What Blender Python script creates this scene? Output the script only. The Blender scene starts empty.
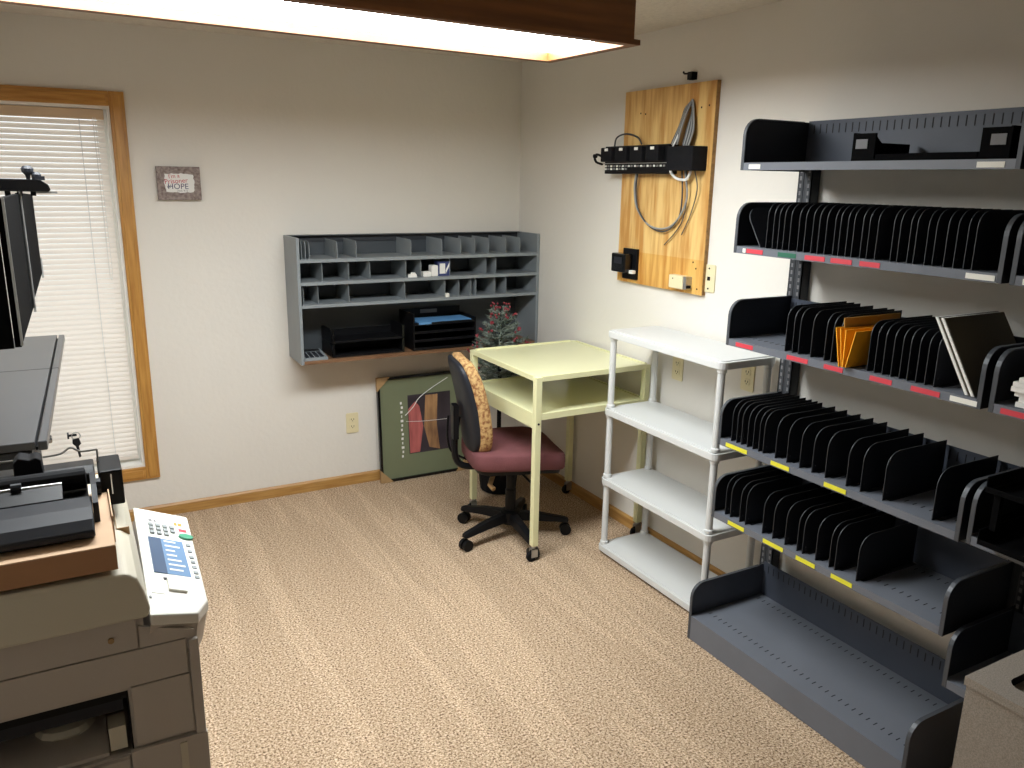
import bpy, bmesh, math, random
from mathutils import Vector, Matrix
random.seed(7)
PI = math.pi
scene = bpy.context.scene
C = scene.collection

# ------------------------------------------------------------------ camera
cam_d = bpy.data.cameras.new('camera'); cam = bpy.data.objects.new('camera', cam_d); C.objects.link(cam)
cam_d.sensor_width = 36.0; cam_d.lens = 802.55 / 1024 * 36.0; cam_d.clip_start = 0.02
_r = Vector((0.87560939, -0.48273204, 0.01667218)); _u = Vector((0.10434261, 0.22273921, 0.96927801)); _f = Vector((0.4716151, 0.84696931, -0.24540207))
cam.matrix_world = Matrix(((_r.x, _u.x, -_f.x, -2.35296), (_r.y, _u.y, -_f.y, -4.17334), (_r.z, _u.z, -_f.z, 1.68237), (0, 0, 0, 1)))
scene.camera = cam
# ------------------------------------------------------------------ daylight outside and exposure
W = bpy.data.worlds.new('daylight'); scene.world = W; W.use_nodes = True
W.node_tree.nodes['Background'].inputs[0].default_value = (0.93, 0.96, 1.0, 1)
W.node_tree.nodes['Background'].inputs[1].default_value = 1.5
LAMP = 36.0           # radiance of the ceiling fixture's diffuser
scene.view_settings.view_transform = 'Standard'; scene.view_settings.look = 'None'
scene.view_settings.exposure = 0.0; scene.view_settings.gamma = 1.0; scene.view_settings.use_curve_mapping = False

# ------------------------------------------------------------------ materials
def lin(c):
    return tuple((x / 255 / 12.92) if x / 255 <= 0.04045 else ((x / 255 + 0.055) / 1.055) ** 2.4 for x in c)
def mat(name, rgb, rough=0.5, metal=0.0, bump=0.0, bscale=60.0, vary=0.0, vscale=8.0, stretch=None, rgb2=None, detail=4.0, spec=0.5, coat=0.0, ramp=(0.3, 0.7)):
    m = bpy.data.materials.new(name); m.use_nodes = True
    nt = m.node_tree; N = nt.nodes; L = nt.links; b = N['Principled BSDF']
    c = lin(rgb)
    b.inputs['Base Color'].default_value = (*c, 1); b.inputs['Roughness'].default_value = rough; b.inputs['Metallic'].default_value = metal
    b.inputs['Specular IOR Level'].default_value = spec; b.inputs['Coat Weight'].default_value = coat
    tc = N.new('ShaderNodeTexCoord'); mp = N.new('ShaderNodeMapping'); L.new(tc.outputs['Object'], mp.inputs[0])
    if stretch: mp.inputs['Scale'].default_value = stretch
    if vary or rgb2:
        n = N.new('ShaderNodeTexNoise'); n.inputs['Scale'].default_value = vscale; n.inputs['Detail'].default_value = detail
        L.new(mp.outputs[0], n.inputs['Vector'])
        r = N.new('ShaderNodeValToRGB'); L.new(n.outputs['Fac'], r.inputs[0])
        d = lin(rgb2) if rgb2 else tuple(x * (1 - vary) for x in c)
        e = c if rgb2 else tuple(min(1, x * (1 + vary)) for x in c)
        r.color_ramp.elements[0].position = ramp[0]; r.color_ramp.elements[1].position = ramp[1]
        r.color_ramp.elements[0].color = (*d, 1); r.color_ramp.elements[1].color = (*e, 1)
        L.new(r.outputs[0], b.inputs['Base Color'])
    if bump:
        n2 = N.new('ShaderNodeTexNoise'); n2.inputs['Scale'].default_value = bscale; n2.inputs['Detail'].default_value = 3
        L.new(mp.outputs[0], n2.inputs['Vector'])
        bp = N.new('ShaderNodeBump'); bp.inputs['Strength'].default_value = bump; bp.inputs['Distance'].default_value = 0.01
        L.new(n2.outputs['Fac'], bp.inputs['Height']); L.new(bp.outputs[0], b.inputs['Normal'])
    return m
M = {}
M['wall'] = mat('wall_paint', (222, 217, 208), 0.75, bump=0.12, bscale=38, vary=0.015, vscale=3)
M['ceil'] = mat('popcorn_ceiling', (216, 208, 196), 0.9, bump=0.8, bscale=70, vary=0.06, vscale=60)
M['oak'] = mat('oak_trim', (196, 146, 74), 0.38, rgb2=(166, 114, 50), vscale=9, stretch=(9, 9, 0.7), detail=6)
M['oakh'] = mat('oak_trim_level', (196, 146, 74), 0.38, rgb2=(166, 114, 50), vscale=9, stretch=(0.7, 9, 9), detail=6)
M['base'] = mat('oak_baseboard', (188, 146, 84), 0.45, rgb2=(158, 112, 56), vscale=7, stretch=(0.8, 0.8, 12), detail=5)
M['fixwood'] = mat('fixture_wood', (128, 80, 36), 0.5, rgb2=(104, 62, 26), vscale=6, stretch=(0.6, 8, 8), detail=6)
M['ply'] = mat('plywood', (232, 194, 124), 0.42, rgb2=(196, 142, 74), vscale=7, stretch=(4, 4, 0.42), detail=7, coat=0.2, ramp=(0.38, 0.62))
def stain_below(m, zlim):
    nt = m.node_tree; N = nt.nodes; L = nt.links; b = N['Principled BSDF']; src = b.inputs['Base Color'].links[0].from_socket
    tc = N.new('ShaderNodeTexCoord'); sp = N.new('ShaderNodeSeparateXYZ'); L.new(tc.outputs['Object'], sp.inputs[0])
    lt = N.new('ShaderNodeMath'); lt.operation = 'LESS_THAN'; lt.inputs[1].default_value = zlim; L.new(sp.outputs['Z'], lt.inputs[0])
    mx = N.new('ShaderNodeMix'); mx.data_type = 'RGBA'; mx.blend_type = 'MULTIPLY'; mx.inputs[7].default_value = (0.95, 0.84, 0.62, 1)
    L.new(lt.outputs[0], mx.inputs[0]); L.new(src, mx.inputs[6]); L.new(mx.outputs[2], b.inputs['Base Color'])
stain_below(M['ply'], 1.372)
M['plyedge'] = mat('plywood_edge', (150, 112, 62), 0.6, vary=0.25, vscale=60)
M['slat'] = None
M['grey'] = mat('grey_steel', (118, 121, 126), 0.42, vary=0.05, vscale=5, spec=0.4)
M['rackgrey'] = mat('rack_grey_enamel', (104, 108, 116), 0.40, vary=0.06, vscale=6, spec=0.45)
M['rackdark'] = mat('rack_dark_enamel', (30, 32, 38), 0.5, vary=0.12, vscale=8, spec=0.25)
M['rackmid'] = mat('rack_slate_enamel', (66, 71, 82), 0.45, vary=0.08, vscale=8, spec=0.35)
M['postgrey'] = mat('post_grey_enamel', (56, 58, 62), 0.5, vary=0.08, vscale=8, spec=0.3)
M['edge'] = mat('worn_steel_edge', (68, 71, 76), 0.45, metal=0.1)
M['dimedge'] = mat('divider_edge', (52, 54, 58), 0.5)
M['slot'] = mat('slot_dark', (16, 16, 18), 0.8)
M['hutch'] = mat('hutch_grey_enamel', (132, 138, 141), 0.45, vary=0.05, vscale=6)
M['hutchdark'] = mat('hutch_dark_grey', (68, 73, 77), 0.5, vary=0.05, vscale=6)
M['brown'] = mat('brown_laminate', (128, 96, 70), 0.4, rgb2=(110, 78, 54), vscale=6, stretch=(0.8, 6, 6))
M['black'] = mat('black_plastic', (16, 16, 18), 0.42, spec=0.18)
M['blackm'] = mat('black_matte', (20, 20, 23), 0.7, vary=0.15, vscale=40, spec=0.15)
M['jet'] = mat('jet_black_matte', (8, 8, 9), 0.8, spec=0.05)
M['blackg'] = mat('black_gloss', (12, 12, 14), 0.18)
M['white'] = mat('white_resin', (206, 207, 205), 0.42)
M['whitegloss'] = mat('white_card', (236, 234, 228), 0.6)
M['desk'] = mat('cream_enamel', (226, 224, 178), 0.33, vary=0.02, vscale=4)
M['desklam'] = mat('cream_laminate', (229, 227, 183), 0.28, vary=0.02, vscale=5, coat=0.15)
M['chrome'] = mat('chrome', (205, 205, 205), 0.2, metal=1.0)
M['steel'] = mat('brushed_steel', (178, 178, 176), 0.35, metal=0.8)
M['ivory'] = mat('ivory_plate', (224, 212, 172), 0.4)
M['copier'] = mat('copier_grey_plastic', (182, 173, 163), 0.5, bump=0.05, bscale=300)
M['copierlid'] = mat('copier_lid_plastic', (198, 191, 172), 0.5, bump=0.05, bscale=300)
M['copierpale'] = mat('copier_pale_plastic', (226, 223, 214), 0.45, bump=0.03, bscale=300)
M['copiercream'] = mat('copier_cream_plastic', (216, 208, 180), 0.5)
M['card'] = mat('cardboard', (172, 128, 92), 0.8, vary=0.06, vscale=12)
M['cardlight'] = mat('cardboard_light', (214, 180, 146), 0.8, vary=0.05, vscale=12)
M['dkgrey'] = mat('dark_grey_plastic', (34, 36, 42), 0.45, spec=0.25)
M['cabinet'] = mat('cabinet_dark_enamel', (40, 40, 42), 0.45, vary=0.08, vscale=7, spec=0.25)
M['cabtop'] = mat('cabinet_top_enamel', (58, 59, 62), 0.28, vary=0.05, vscale=5)
M['red'] = mat('red_label', (206, 60, 72), 0.6)
M['green'] = mat('green_label', (30, 98, 74), 0.6)
M['yellow'] = mat('yellow_label', (224, 216, 50), 0.6)
M['tag'] = mat('white_label', (232, 230, 220), 0.6)
M['envelope'] = mat('yellow_envelope', (234, 164, 22), 0.7, vary=0.04, vscale=20)
M['manila'] = mat('tan_folder', (176, 134, 62), 0.75)
M['olive'] = mat('olive_binder', (92, 86, 70), 0.5)
M['paper'] = mat('paper', (226, 224, 218), 0.8)
M['blue'] = mat('blue_paper', (96, 150, 198), 0.6)
M['bluecard'] = mat('navy_card', (52, 62, 108), 0.6)
M['lcd'] = mat('lcd_blue', (112, 142, 176), 0.25)
M['lcdd'] = mat('lcd_dark_blue', (74, 92, 118), 0.25)
M['key'] = mat('key_grey', (140, 146, 146), 0.5)
M['keygreen'] = mat('key_green', (70, 150, 118), 0.4)
M['orange'] = mat('orange_print', (230, 140, 30), 0.6)
M['redp'] = mat('red_print', (186, 50, 66), 0.6)
M['navyp'] = mat('navy_print', (58, 58, 96), 0.6)
M['greyp'] = mat('grey_print', (110, 110, 112), 0.6)
M['mat_green'] = mat('green_mat_board', (112, 118, 90), 0.6, vary=0.05, vscale=5)
M['picdark'] = mat('print_dark', (44, 38, 42), 0.4, rgb2=(76, 66, 72), vscale=5)
M['picpink'] = mat('print_rose', (196, 110, 104), 0.4, rgb2=(150, 78, 78), vscale=6, stretch=(5, 1, 1))
M['pictan'] = mat('print_tan', (182, 140, 96), 0.4, rgb2=(120, 86, 62), vscale=6, stretch=(5, 1, 1))
M['seat'] = mat('burgundy_fabric', (108, 62, 64), 0.9, bump=0.3, bscale=260, vary=0.14, vscale=14)
M['tan'] = mat('patterned_tapestry', (196, 160, 106), 0.9, rgb2=(132, 84, 48), vscale=70, detail=5, bump=0.3, bscale=200, ramp=(0.36, 0.56))
M['cable'] = mat('grey_cable', (150, 150, 146), 0.5)
M['cabledark'] = mat('dark_cable', (70, 70, 70), 0.5)
M['leaf'] = mat('frosted_needles', (150, 158, 148), 0.8, rgb2=(64, 80, 66), vscale=30)
M['berry'] = mat('red_berries', (134, 44, 54), 0.4)
M['signbrown'] = mat('sign_border', (96, 78, 72), 0.7, rgb2=(150, 136, 130), vscale=70, ramp=(0.4, 0.72))
M['signwhite'] = mat('sign_white', (228, 226, 222), 0.7)
M['speckle'] = mat('speckled_grey', (160, 151, 140), 0.5, rgb2=(128, 119, 109), vscale=320, detail=2)
M['scr'] = mat('scuffed_plastic_corner', (164, 132, 90), 0.6, vary=0.1, vscale=30)
def carpet_mat():
    m = bpy.data.materials.new('carpet'); m.use_nodes = True; nt = m.node_tree; N = nt.nodes; L = nt.links; b = N['Principled BSDF']
    b.inputs['Roughness'].default_value = 0.95; b.inputs['Specular IOR Level'].default_value = 0.1
    tc = N.new('ShaderNodeTexCoord')
    n = N.new('ShaderNodeTexNoise'); n.inputs['Scale'].default_value = 138; n.inputs['Detail'].default_value = 2; n.inputs['Roughness'].default_value = 0.8; L.new(tc.outputs['Object'], n.inputs['Vector'])
    r = N.new('ShaderNodeValToRGB'); L.new(n.outputs['Fac'], r.inputs[0])
    E = r.color_ramp.elements
    E[0].position = 0.34; E[0].color = (*lin((78, 58, 42)), 1); E[1].position = 0.66; E[1].color = (*lin((234, 212, 186)), 1)
    k = E.new(0.48); k.color = (*lin((184, 156, 126)), 1)
    # vacuum strokes: pile brushed in long lanes running away from the back wall
    mp = N.new('ShaderNodeMapping'); mp.inputs['Rotation'].default_value = (0, 0, math.radians(3)); mp.inputs['Scale'].default_value = (5.5, 0.42, 1); L.new(tc.outputs['Object'], mp.inputs[0])
    n3 = N.new('ShaderNodeTexNoise'); n3.inputs['Scale'].default_value = 1.5; n3.inputs['Detail'].default_value = 2; n3.inputs['Distortion'].default_value = 0.5; L.new(mp.outputs[0], n3.inputs['Vector'])
    r3 = N.new('ShaderNodeValToRGB'); L.new(n3.outputs['Fac'], r3.inputs[0])
    e3 = r3.color_ramp.elements; e3[0].position = 0.36; e3[0].color = (0.93, 0.92, 0.91, 1); e3[1].position = 0.66; e3[1].color = (1.0, 1.0, 1.0, 1)
    for pos, v in ((0.52, 0.965), (0.56, 1.07), (0.60, 1.06)): e3.new(pos).color = (v, v, v, 1)
    mx = N.new('ShaderNodeMix'); mx.data_type = 'RGBA'; mx.blend_type = 'MULTIPLY'; mx.inputs[0].default_value = 1
    L.new(r.outputs[0], mx.inputs[6]); L.new(r3.outputs[0], mx.inputs[7]); L.new(mx.outputs[2], b.inputs['Base Color'])
    bp = N.new('ShaderNodeBump'); bp.inputs['Strength'].default_value = 0.7; bp.inputs['Distance'].default_value = 0.012
    L.new(n.outputs['Fac'], bp.inputs['Height']); L.new(bp.outputs[0], b.inputs['Normal'])
    return m
M['carpet'] = carpet_mat()
def slat_mat():
    m = bpy.data.materials.new('blind_slat_vinyl'); m.use_nodes = True; nt = m.node_tree; N = nt.nodes; L = nt.links
    b = N['Principled BSDF']; b.inputs['Base Color'].default_value = (*lin((240, 234, 226)), 1); b.inputs['Roughness'].default_value = 0.5
    t = N.new('ShaderNodeBsdfTranslucent'); t.inputs[0].default_value = (*lin((240, 226, 212)), 1)
    mx = N.new('ShaderNodeMixShader'); mx.inputs[0].default_value = 0.26
    L.new(b.outputs[0], mx.inputs[1]); L.new(t.outputs[0], mx.inputs[2]); L.new(mx.outputs[0], N['Material Output'].inputs[0])
    return m
M['slat'] = slat_mat()
M['valance'] = mat('tan_valance', (206, 178, 146), 0.6, vary=0.04, vscale=9)
def glass_mat():
    m = bpy.data.materials.new('clear_glass'); m.use_nodes = True; nt = m.node_tree; N = nt.nodes; L = nt.links
    g = N.new('ShaderNodeBsdfGlossy'); g.inputs['Roughness'].default_value = 0.02
    t = N.new('ShaderNodeBsdfTransparent'); t.inputs[0].default_value = (0.95, 0.97, 0.96, 1)
    mx = N.new('ShaderNodeMixShader'); mx.inputs[0].default_value = 0.06
    L.new(t.outputs[0], mx.inputs[1]); L.new(g.outputs[0], mx.inputs[2]); L.new(mx.outputs[0], N['Material Output'].inputs[0])
    return m
M['glass'] = glass_mat()
def diffuser_mat():
    m = bpy.data.materials.new('prismatic_diffuser_lit'); m.use_nodes = True; nt = m.node_tree; N = nt.nodes; L = nt.links
    b = N['Principled BSDF']; b.inputs['Base Color'].default_value = (0.8, 0.78, 0.7, 1); b.inputs['Roughness'].default_value = 0.3
    tc = N.new('ShaderNodeTexCoord'); w = N.new('ShaderNodeTexVoronoi'); w.inputs['Scale'].default_value = 75; L.new(tc.outputs['Object'], w.inputs['Vector'])
    r = N.new('ShaderNodeMapRange'); r.inputs[1].default_value = 0; r.inputs[2].default_value = 0.7; r.inputs[3].default_value = 1.15 * LAMP; r.inputs[4].default_value = 0.8 * LAMP
    L.new(w.outputs['Distance'], r.inputs[0])
    b.inputs['Emission Color'].default_value = (0.95, 1.0, 1.02, 1); L.new(r.outputs[0], b.inputs['Emission Strength'])
    return m
M['diffuser'] = diffuser_mat()

# ------------------------------------------------------------------ mesh helpers
class MB:
    def __init__(s): s.v = []; s.f = []; s.m = []
    def add(s, vs, fs, m=0):
        o = len(s.v); s.v += [tuple(v) for v in vs]
        for f in fs: s.f.append(tuple(i + o for i in f)); s.m.append(m)
        return s
    def box(s, x0, x1, y0, y1, z0, z1, m=0):
        x0, x1 = min(x0, x1), max(x0, x1); y0, y1 = min(y0, y1), max(y0, y1); z0, z1 = min(z0, z1), max(z0, z1)
        vs = [(x, y, z) for z in (z0, z1) for y in (y0, y1) for x in (x0, x1)]
        return s.add(vs, [(0, 2, 3, 1), (4, 5, 7, 6), (0, 1, 5, 4), (2, 6, 7, 3), (0, 4, 6, 2), (1, 3, 7, 5)], m)
    def prism(s, poly, axis, a, b, m=0, mside=None):
        """poly: 2D outline; axis: extrusion axis. 'x': (y,z), 'y': (x,z), 'z': (x,y)"""
        n = len(poly)
        def P(q, t): return {'x': (t, q[0], q[1]), 'y': (q[0], t, q[1]), 'z': (q[0], q[1], t)}[axis]
        vs = [P(q, a) for q in poly] + [P(q, b) for q in poly]
        s.add(vs, [tuple(range(n))[::-1], tuple(range(n, 2 * n))], m)
        o = len(s.v) - 2 * n
        for i in range(n):
            j = (i + 1) % n; s.f.append((o + i, o + j, o + n + j, o + n + i)); s.m.append(m if mside is None else mside)
        return s
    def tube(s, pts, r, n=8, m=0, cap=True):
        pts = [Vector(p) for p in pts]; rs = r if isinstance(r, (list, tuple)) else [r] * len(pts)
        rings = []; up = None
        for i, p in enumerate(pts):
            d = (pts[min(i + 1, len(pts) - 1)] - pts[max(i - 1, 0)]).normalized()
            if up is None: up = Vector((0, 0, 1)) if abs(d.z) < 0.9 else Vector((1, 0, 0))
            a = d.cross(up)
            if a.length < 1e-6: a = d.orthogonal()
            a.normalize(); b = a.cross(d).normalized(); up = b
            rings.append([p + (a * math.cos(2 * PI * k / n) + b * math.sin(2 * PI * k / n)) * rs[i] for k in range(n)])
        vs = [q for g in rings for q in g]; fs = []
        for i in range(len(pts) - 1):
            for k in range(n):
                fs.append((i * n + k, i * n + (k + 1) % n, (i + 1) * n + (k + 1) % n, (i + 1) * n + k))
        if cap: fs += [tuple(range(n))[::-1], tuple(range((len(pts) - 1) * n, len(pts) * n))]
        return s.add(vs, fs, m)
    def lathe(s, prof, c, axis='z', n=16, m=0):
        vs = []; fs = []
        for r, t in prof:
            for k in range(n):
                a = 2 * PI * k / n; u, v = r * math.cos(a), r * math.sin(a)
                q = {'z': (u, v, t), 'x': (t, u, v), 'y': (v, t, u)}[axis]; vs.append((c[0] + q[0], c[1] + q[1], c[2] + q[2]))
        for i in range(len(prof) - 1):
            for k in range(n): fs.append((i * n + k, i * n + (k + 1) % n, (i + 1) * n + (k + 1) % n, (i + 1) * n + k))
        fs += [tuple(range(n))[::-1], tuple(range((len(prof) - 1) * n, len(prof) * n))]
        return s.add(vs, fs, m)
    def pad(s, c, size, e=0.35, nu=24, nv=14, fn=None, m=0):
        """superellipsoid cushion; fn warps the local point"""
        def pw(x, k): return math.copysign(abs(x) ** k, x)
        vs = []; fs = []
        for i in range(nv + 1):
            t = -PI / 2 + PI * i / nv
            for k in range(nu):
                a = 2 * PI * k / nu
                q = Vector((pw(math.cos(t), e) * pw(math.cos(a), e) * size[0] / 2, pw(math.cos(t), e) * pw(math.sin(a), e) * size[1] / 2, pw(math.sin(t), e) * size[2] / 2))
                if fn: q = Vector(fn(q))
                vs.append(q + Vector(c))
        for i in range(nv):
            for k in range(nu): fs.append((i * nu + k, i * nu + (k + 1) % nu, (i + 1) * nu + (k + 1) % nu, (i + 1) * nu + k))
        return s.add(vs, fs, m)
    def mesh(s, name, mats, smooth=False):
        me = bpy.data.meshes.new(name); me.from_pydata(s.v, [], s.f)
        for x in (mats if isinstance(mats, (list, tuple)) else [mats]): me.materials.append(M[x])
        me.polygons.foreach_set('material_index', s.m)
        bm = bmesh.new(); bm.from_mesh(me); bmesh.ops.recalc_face_normals(bm, faces=bm.faces); bm.to_mesh(me); bm.free()
        if smooth: me.polygons.foreach_set('use_smooth', [True] * len(me.polygons))
        me.update(); return me
    def build(s, name, mats, parent=None, smooth=False, bevel=0.0, seg=2, label=None):
        return put(name, s.mesh(name, mats, smooth), parent, bevel, seg, label)
def put(name, me, parent=None, bevel=0.0, seg=2, label=None, loc=None):
    o = bpy.data.objects.new(name, me); C.objects.link(o)
    if parent is not None:
        o.parent = parent
        if not parent.get('local'): o.matrix_parent_inverse = Matrix.Translation(-base_of(parent))
    if loc: o.location = loc
    if bevel:
        b = o.modifiers.new('soft_edges', 'BEVEL'); b.width = bevel; b.segments = seg; b.limit_method = 'ANGLE'; b.angle_limit = 0.6
    if label: o['label'] = label
    return o
def base_of(o):
    """world translation of an object chain (only the top Empty is ever moved)"""
    v = Vector((0, 0, 0))
    while o is not None:
        if o.type == 'EMPTY': v = v + o.location
        o = o.parent if o.type != 'EMPTY' else None
        if o is not None and o.type != 'EMPTY' : continue
    return Vector((0, 0, 0)) if v is None else v
def thing(name, label, cat, loc=(0, 0, 0), group=None, rotz=0.0, local=False):
    o = bpy.data.objects.new(name, None); C.objects.link(o); o.empty_display_size = 0.1
    o.location = loc; o.rotation_euler = (0, 0, rotz); o['label'] = label; o['category'] = cat
    if group: o['group'] = group
    if local: o['local'] = 1
    return o
def part(mb, name, mats, root, **k):
    """a part given in world coordinates under a thing's Empty, or in local ones under a 'local' thing"""
    return mb.build(name, mats, root, **k)
def sub(mb, name, mats, prt, **k):
    smooth = k.pop('smooth', False); me = mb.mesh(name, mats, smooth)
    return subput(name, me, prt, **k)
def subput(name, me, prt, bevel=0.0, seg=2, label=None, loc=None):
    o = bpy.data.objects.new(name, me); C.objects.link(o); o.parent = prt
    if loc: o.location = loc
    if bevel:
        b = o.modifiers.new('soft_edges', 'BEVEL'); b.width = bevel; b.segments = seg; b.limit_method = 'ANGLE'; b.angle_limit = 0.6
    if label: o['label'] = label
    return o
def tag(o, label, cat, group=None):
    o['label'] = label; o['category'] = cat
    if group: o['group'] = group
    return o
def struct(o, label=None):
    o['kind'] = 'structure'
    if label: o['label'] = label
    return o
def smoothpath(pts, n=6):
    P = [Vector(p) for p in pts]; out = []
    for i in range(len(P) - 1):
        a, b, c, d = P[max(i - 1, 0)], P[i], P[i + 1], P[min(i + 2, len(P) - 1)]
        for k in range(n):
            t = k / n
            out.append(0.5 * ((2 * b) + (c - a) * t + (2 * a - 5 * b + 4 * c - d) * t * t + (3 * b - a - 3 * c + d) * t ** 3))
    out.append(P[-1]); return out
def roundrect(x0, x1, y0, y1, r, n=5, corners=(1, 1, 1, 1)):
    pts = []
    for (cx, cy, a0, k) in ((x1 - r, y1 - r, 0, 0), (x0 + r, y1 - r, 90, 1), (x0 + r, y0 + r, 180, 2), (x1 - r, y0 + r, 270, 3)):
        if corners[k]:
            for i in range(n + 1):
                a = math.radians(a0 + 90 * i / n); pts.append((cx + r * math.cos(a), cy + r * math.sin(a)))
        else:
            pts.append({0: (x1, y1), 1: (x0, y1), 2: (x0, y0), 3: (x1, y0)}[k])
    return pts
def text_mesh(txt, size, name, m, extrude=0.0004):
    cu = bpy.data.curves.new(name, 'FONT'); cu.body = txt; cu.size = size; cu.extrude = extrude; cu.resolution_u = 3
    cu.align_x = 'CENTER'; cu.align_y = 'CENTER'
    o = bpy.data.objects.new(name, cu); C.objects.link(o)
    dg = bpy.context.evaluated_depsgraph_get(); me = bpy.data.meshes.new_from_object(o.evaluated_get(dg))
    bpy.data.objects.remove(o); me.materials.clear(); me.materials.append(M[m]); me.name = name
    return me
def xform(me, mx): me.transform(mx); me.update(); return me

# ================================================================== ROOM SHELL
XL, YF, ZC = -2.95, -5.2, 2.325
T = 0.12
struct(MB().box(XL - T, T, YF - T, T, -0.08, 0).build('floor', 'carpet'), 'beige speckled cut-pile carpet with vacuum strokes')
struct(MB().box(XL - T, T, YF - T, T, ZC, ZC + 0.1).build('ceiling', 'ceil'), 'textured off-white ceiling')
WX0, WX1, WZ0, WZ1 = -2.80, -2.110, 0.275, 1.975       # window opening
wb = MB().box(XL - T, WX0, 0, T, 0, ZC).box(WX1, T, 0, T, 0, ZC).box(WX0, WX1, 0, T, 0, WZ0).box(WX0, WX1, 0, T, WZ1, ZC)
struct(wb.build('wall_back', 'wall'), 'plain off-white wall with the window')
struct(MB().box(0, T, YF - T, 0, 0, ZC).build('wall_right', 'wall'), 'plain off-white wall behind the metal rack')
struct(MB().box(XL - T, XL, YF - T, 0, 0, ZC).build('wall_left', 'wall'))
struct(MB().box(XL, 0, YF - T, YF, 0, ZC).build('wall_front', 'wall'))
def bb(poly, axis, a, b, name, lab):
    return struct(MB().prism(poly, axis, a, b).build(name, 'base'), lab)
bb([(0, 0), (-0.013, 0), (-0.013, 0.05), (-0.006, 0.06), (0, 0.06)], 'x', XL, -0.013, 'baseboard_back', 'narrow oak baseboard along the window wall')
bb([(0, 0), (-0.013, 0), (-0.013, 0.05), (-0.006, 0.06), (0, 0.06)], 'y', YF, 0, 'baseboard_right', 'narrow oak baseboard behind the shelving')
# ---- window with casing
win = bpy.data.objects.new('window_1', None); C.objects.link(win); win.location = (-2.455, 0, WZ0); struct(win, 'tall window in oak casing')
cw = 0.063
def casing(x0, x1, z0, z1, mt):
    vert = (z1 - z0) > (x1 - x0)
    mb = MB().box(x0, x1, -0.016, 0.0, z0, z1)
    if vert: mb.box(x0 + .012, x1 - .012, -0.021, -0.015, z0 + .012, z1 - .012)
    else: mb.box(x0 + .012, x1 - .012, -0.021, -0.015, z0 + .012, z1 - .012)
    part(mb, 'casing', mt, win, bevel=0.003)
casing(WX1, WX1 + cw, WZ0 - cw, WZ1 + cw, 'oak'); casing(WX0 - cw, WX0, WZ0 - cw, WZ1 + cw, 'oak')
casing(WX0, WX1, WZ1, WZ1 + cw, 'oakh'); casing(WX0, WX1, WZ0 - cw, WZ0, 'oakh')
j = 0.012
part(MB().box(WX1 - j, WX1, 0, T, WZ0, WZ1), 'jamb', 'whitegloss', win); part(MB().box(WX0, WX0 + j, 0, T, WZ0, WZ1), 'jamb', 'whitegloss', win)
part(MB().box(WX0 + j, WX1 - j, 0, T, WZ1 - j, WZ1), 'head', 'whitegloss', win); part(MB().box(WX0 + j, WX1 - j, 0, T, WZ0, WZ0 + j), 'sill', 'whitegloss', win)
part(MB().box(WX0 + j, WX1 - j, 0.098, 0.102, WZ0 + j, WZ1 - j), 'pane', 'glass', win)
sh = MB()
for a in ((WX0 + j, WX0 + .05, WZ0 + j, WZ1 - j), (WX1 - .05, WX1 - j, WZ0 + j, WZ1 - j), (WX0 + .05, WX1 - .05, WZ0 + j, WZ0 + .055), (WX0 + .05, WX1 - .05, WZ1 - .055, WZ1 - j)):
    sh.box(a[0], a[1], 0.085, 0.112, a[2], a[3])
part(sh, 'sash', 'whitegloss', win)
# ---- mini blind
bl = thing('window_blind', 'cream horizontal mini blind closed over the tall oak-trimmed window', 'blind', (-2.455, 0.04, WZ1 - j))
bx0, bx1 = WX0 + j + .006, WX1 - j - .012
part(MB().box(bx0, bx1, 0.024, 0.058, WZ1 - j - .045, WZ1 - j - .002), 'headrail', 'valance', bl, bevel=.003)
prof = []
for i in range(5):
    t = -1 + i / 2; prof.append((t * 0.0125, 0.0042 * (1 - t * t)))
ca, sa = math.cos(math.radians(57)), math.sin(math.radians(57))
sm = MB()
pr = [(y * ca - z * sa, y * sa + z * ca) for y, z in prof]
vs = [(x, y, z) for x in (bx0 + .002, bx1 - .002) for y, z in pr]
sm.add(vs, [(i, i + 1, i + 6, i + 5) for i in range(4)])
sme = sm.mesh('slat', 'slat', True)
z = WZ1 - j - .06; nsl = 0
while z > 0.345:
    put('slat', sme, bl, loc=(0, 0.041, z)); z -= 0.0236; nsl += 1
part(MB().box(bx0, bx1, 0.030, 0.054, 0.312, 0.332), 'bottom_rail', 'slat', bl, bevel=.002)
for xx in (bx0 + .1, bx1 - .1):
    part(MB().tube([(xx, 0.026, WZ1 - .055), (xx, 0.026, .33)], .0012, 5).tube([(xx, 0.056, WZ1 - .055), (xx, 0.056, .33)], .0012, 5), 'ladder_cord', 'white', bl)
part(MB().tube([(bx1 - .045, 0.018, WZ1 - .05), (bx1 - .043, 0.017, 1.6), (bx1 - .042, .016, 1.22)], .0016, 5).tube([(bx1 - .042, .016, 1.22), (bx1 - .036, .016, 1.20), (bx1 - .03, .016, 1.25), (bx1 - .036, .018, WZ1 - .05)], .0012, 5), 'pull_cord', 'paper', bl)

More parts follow.
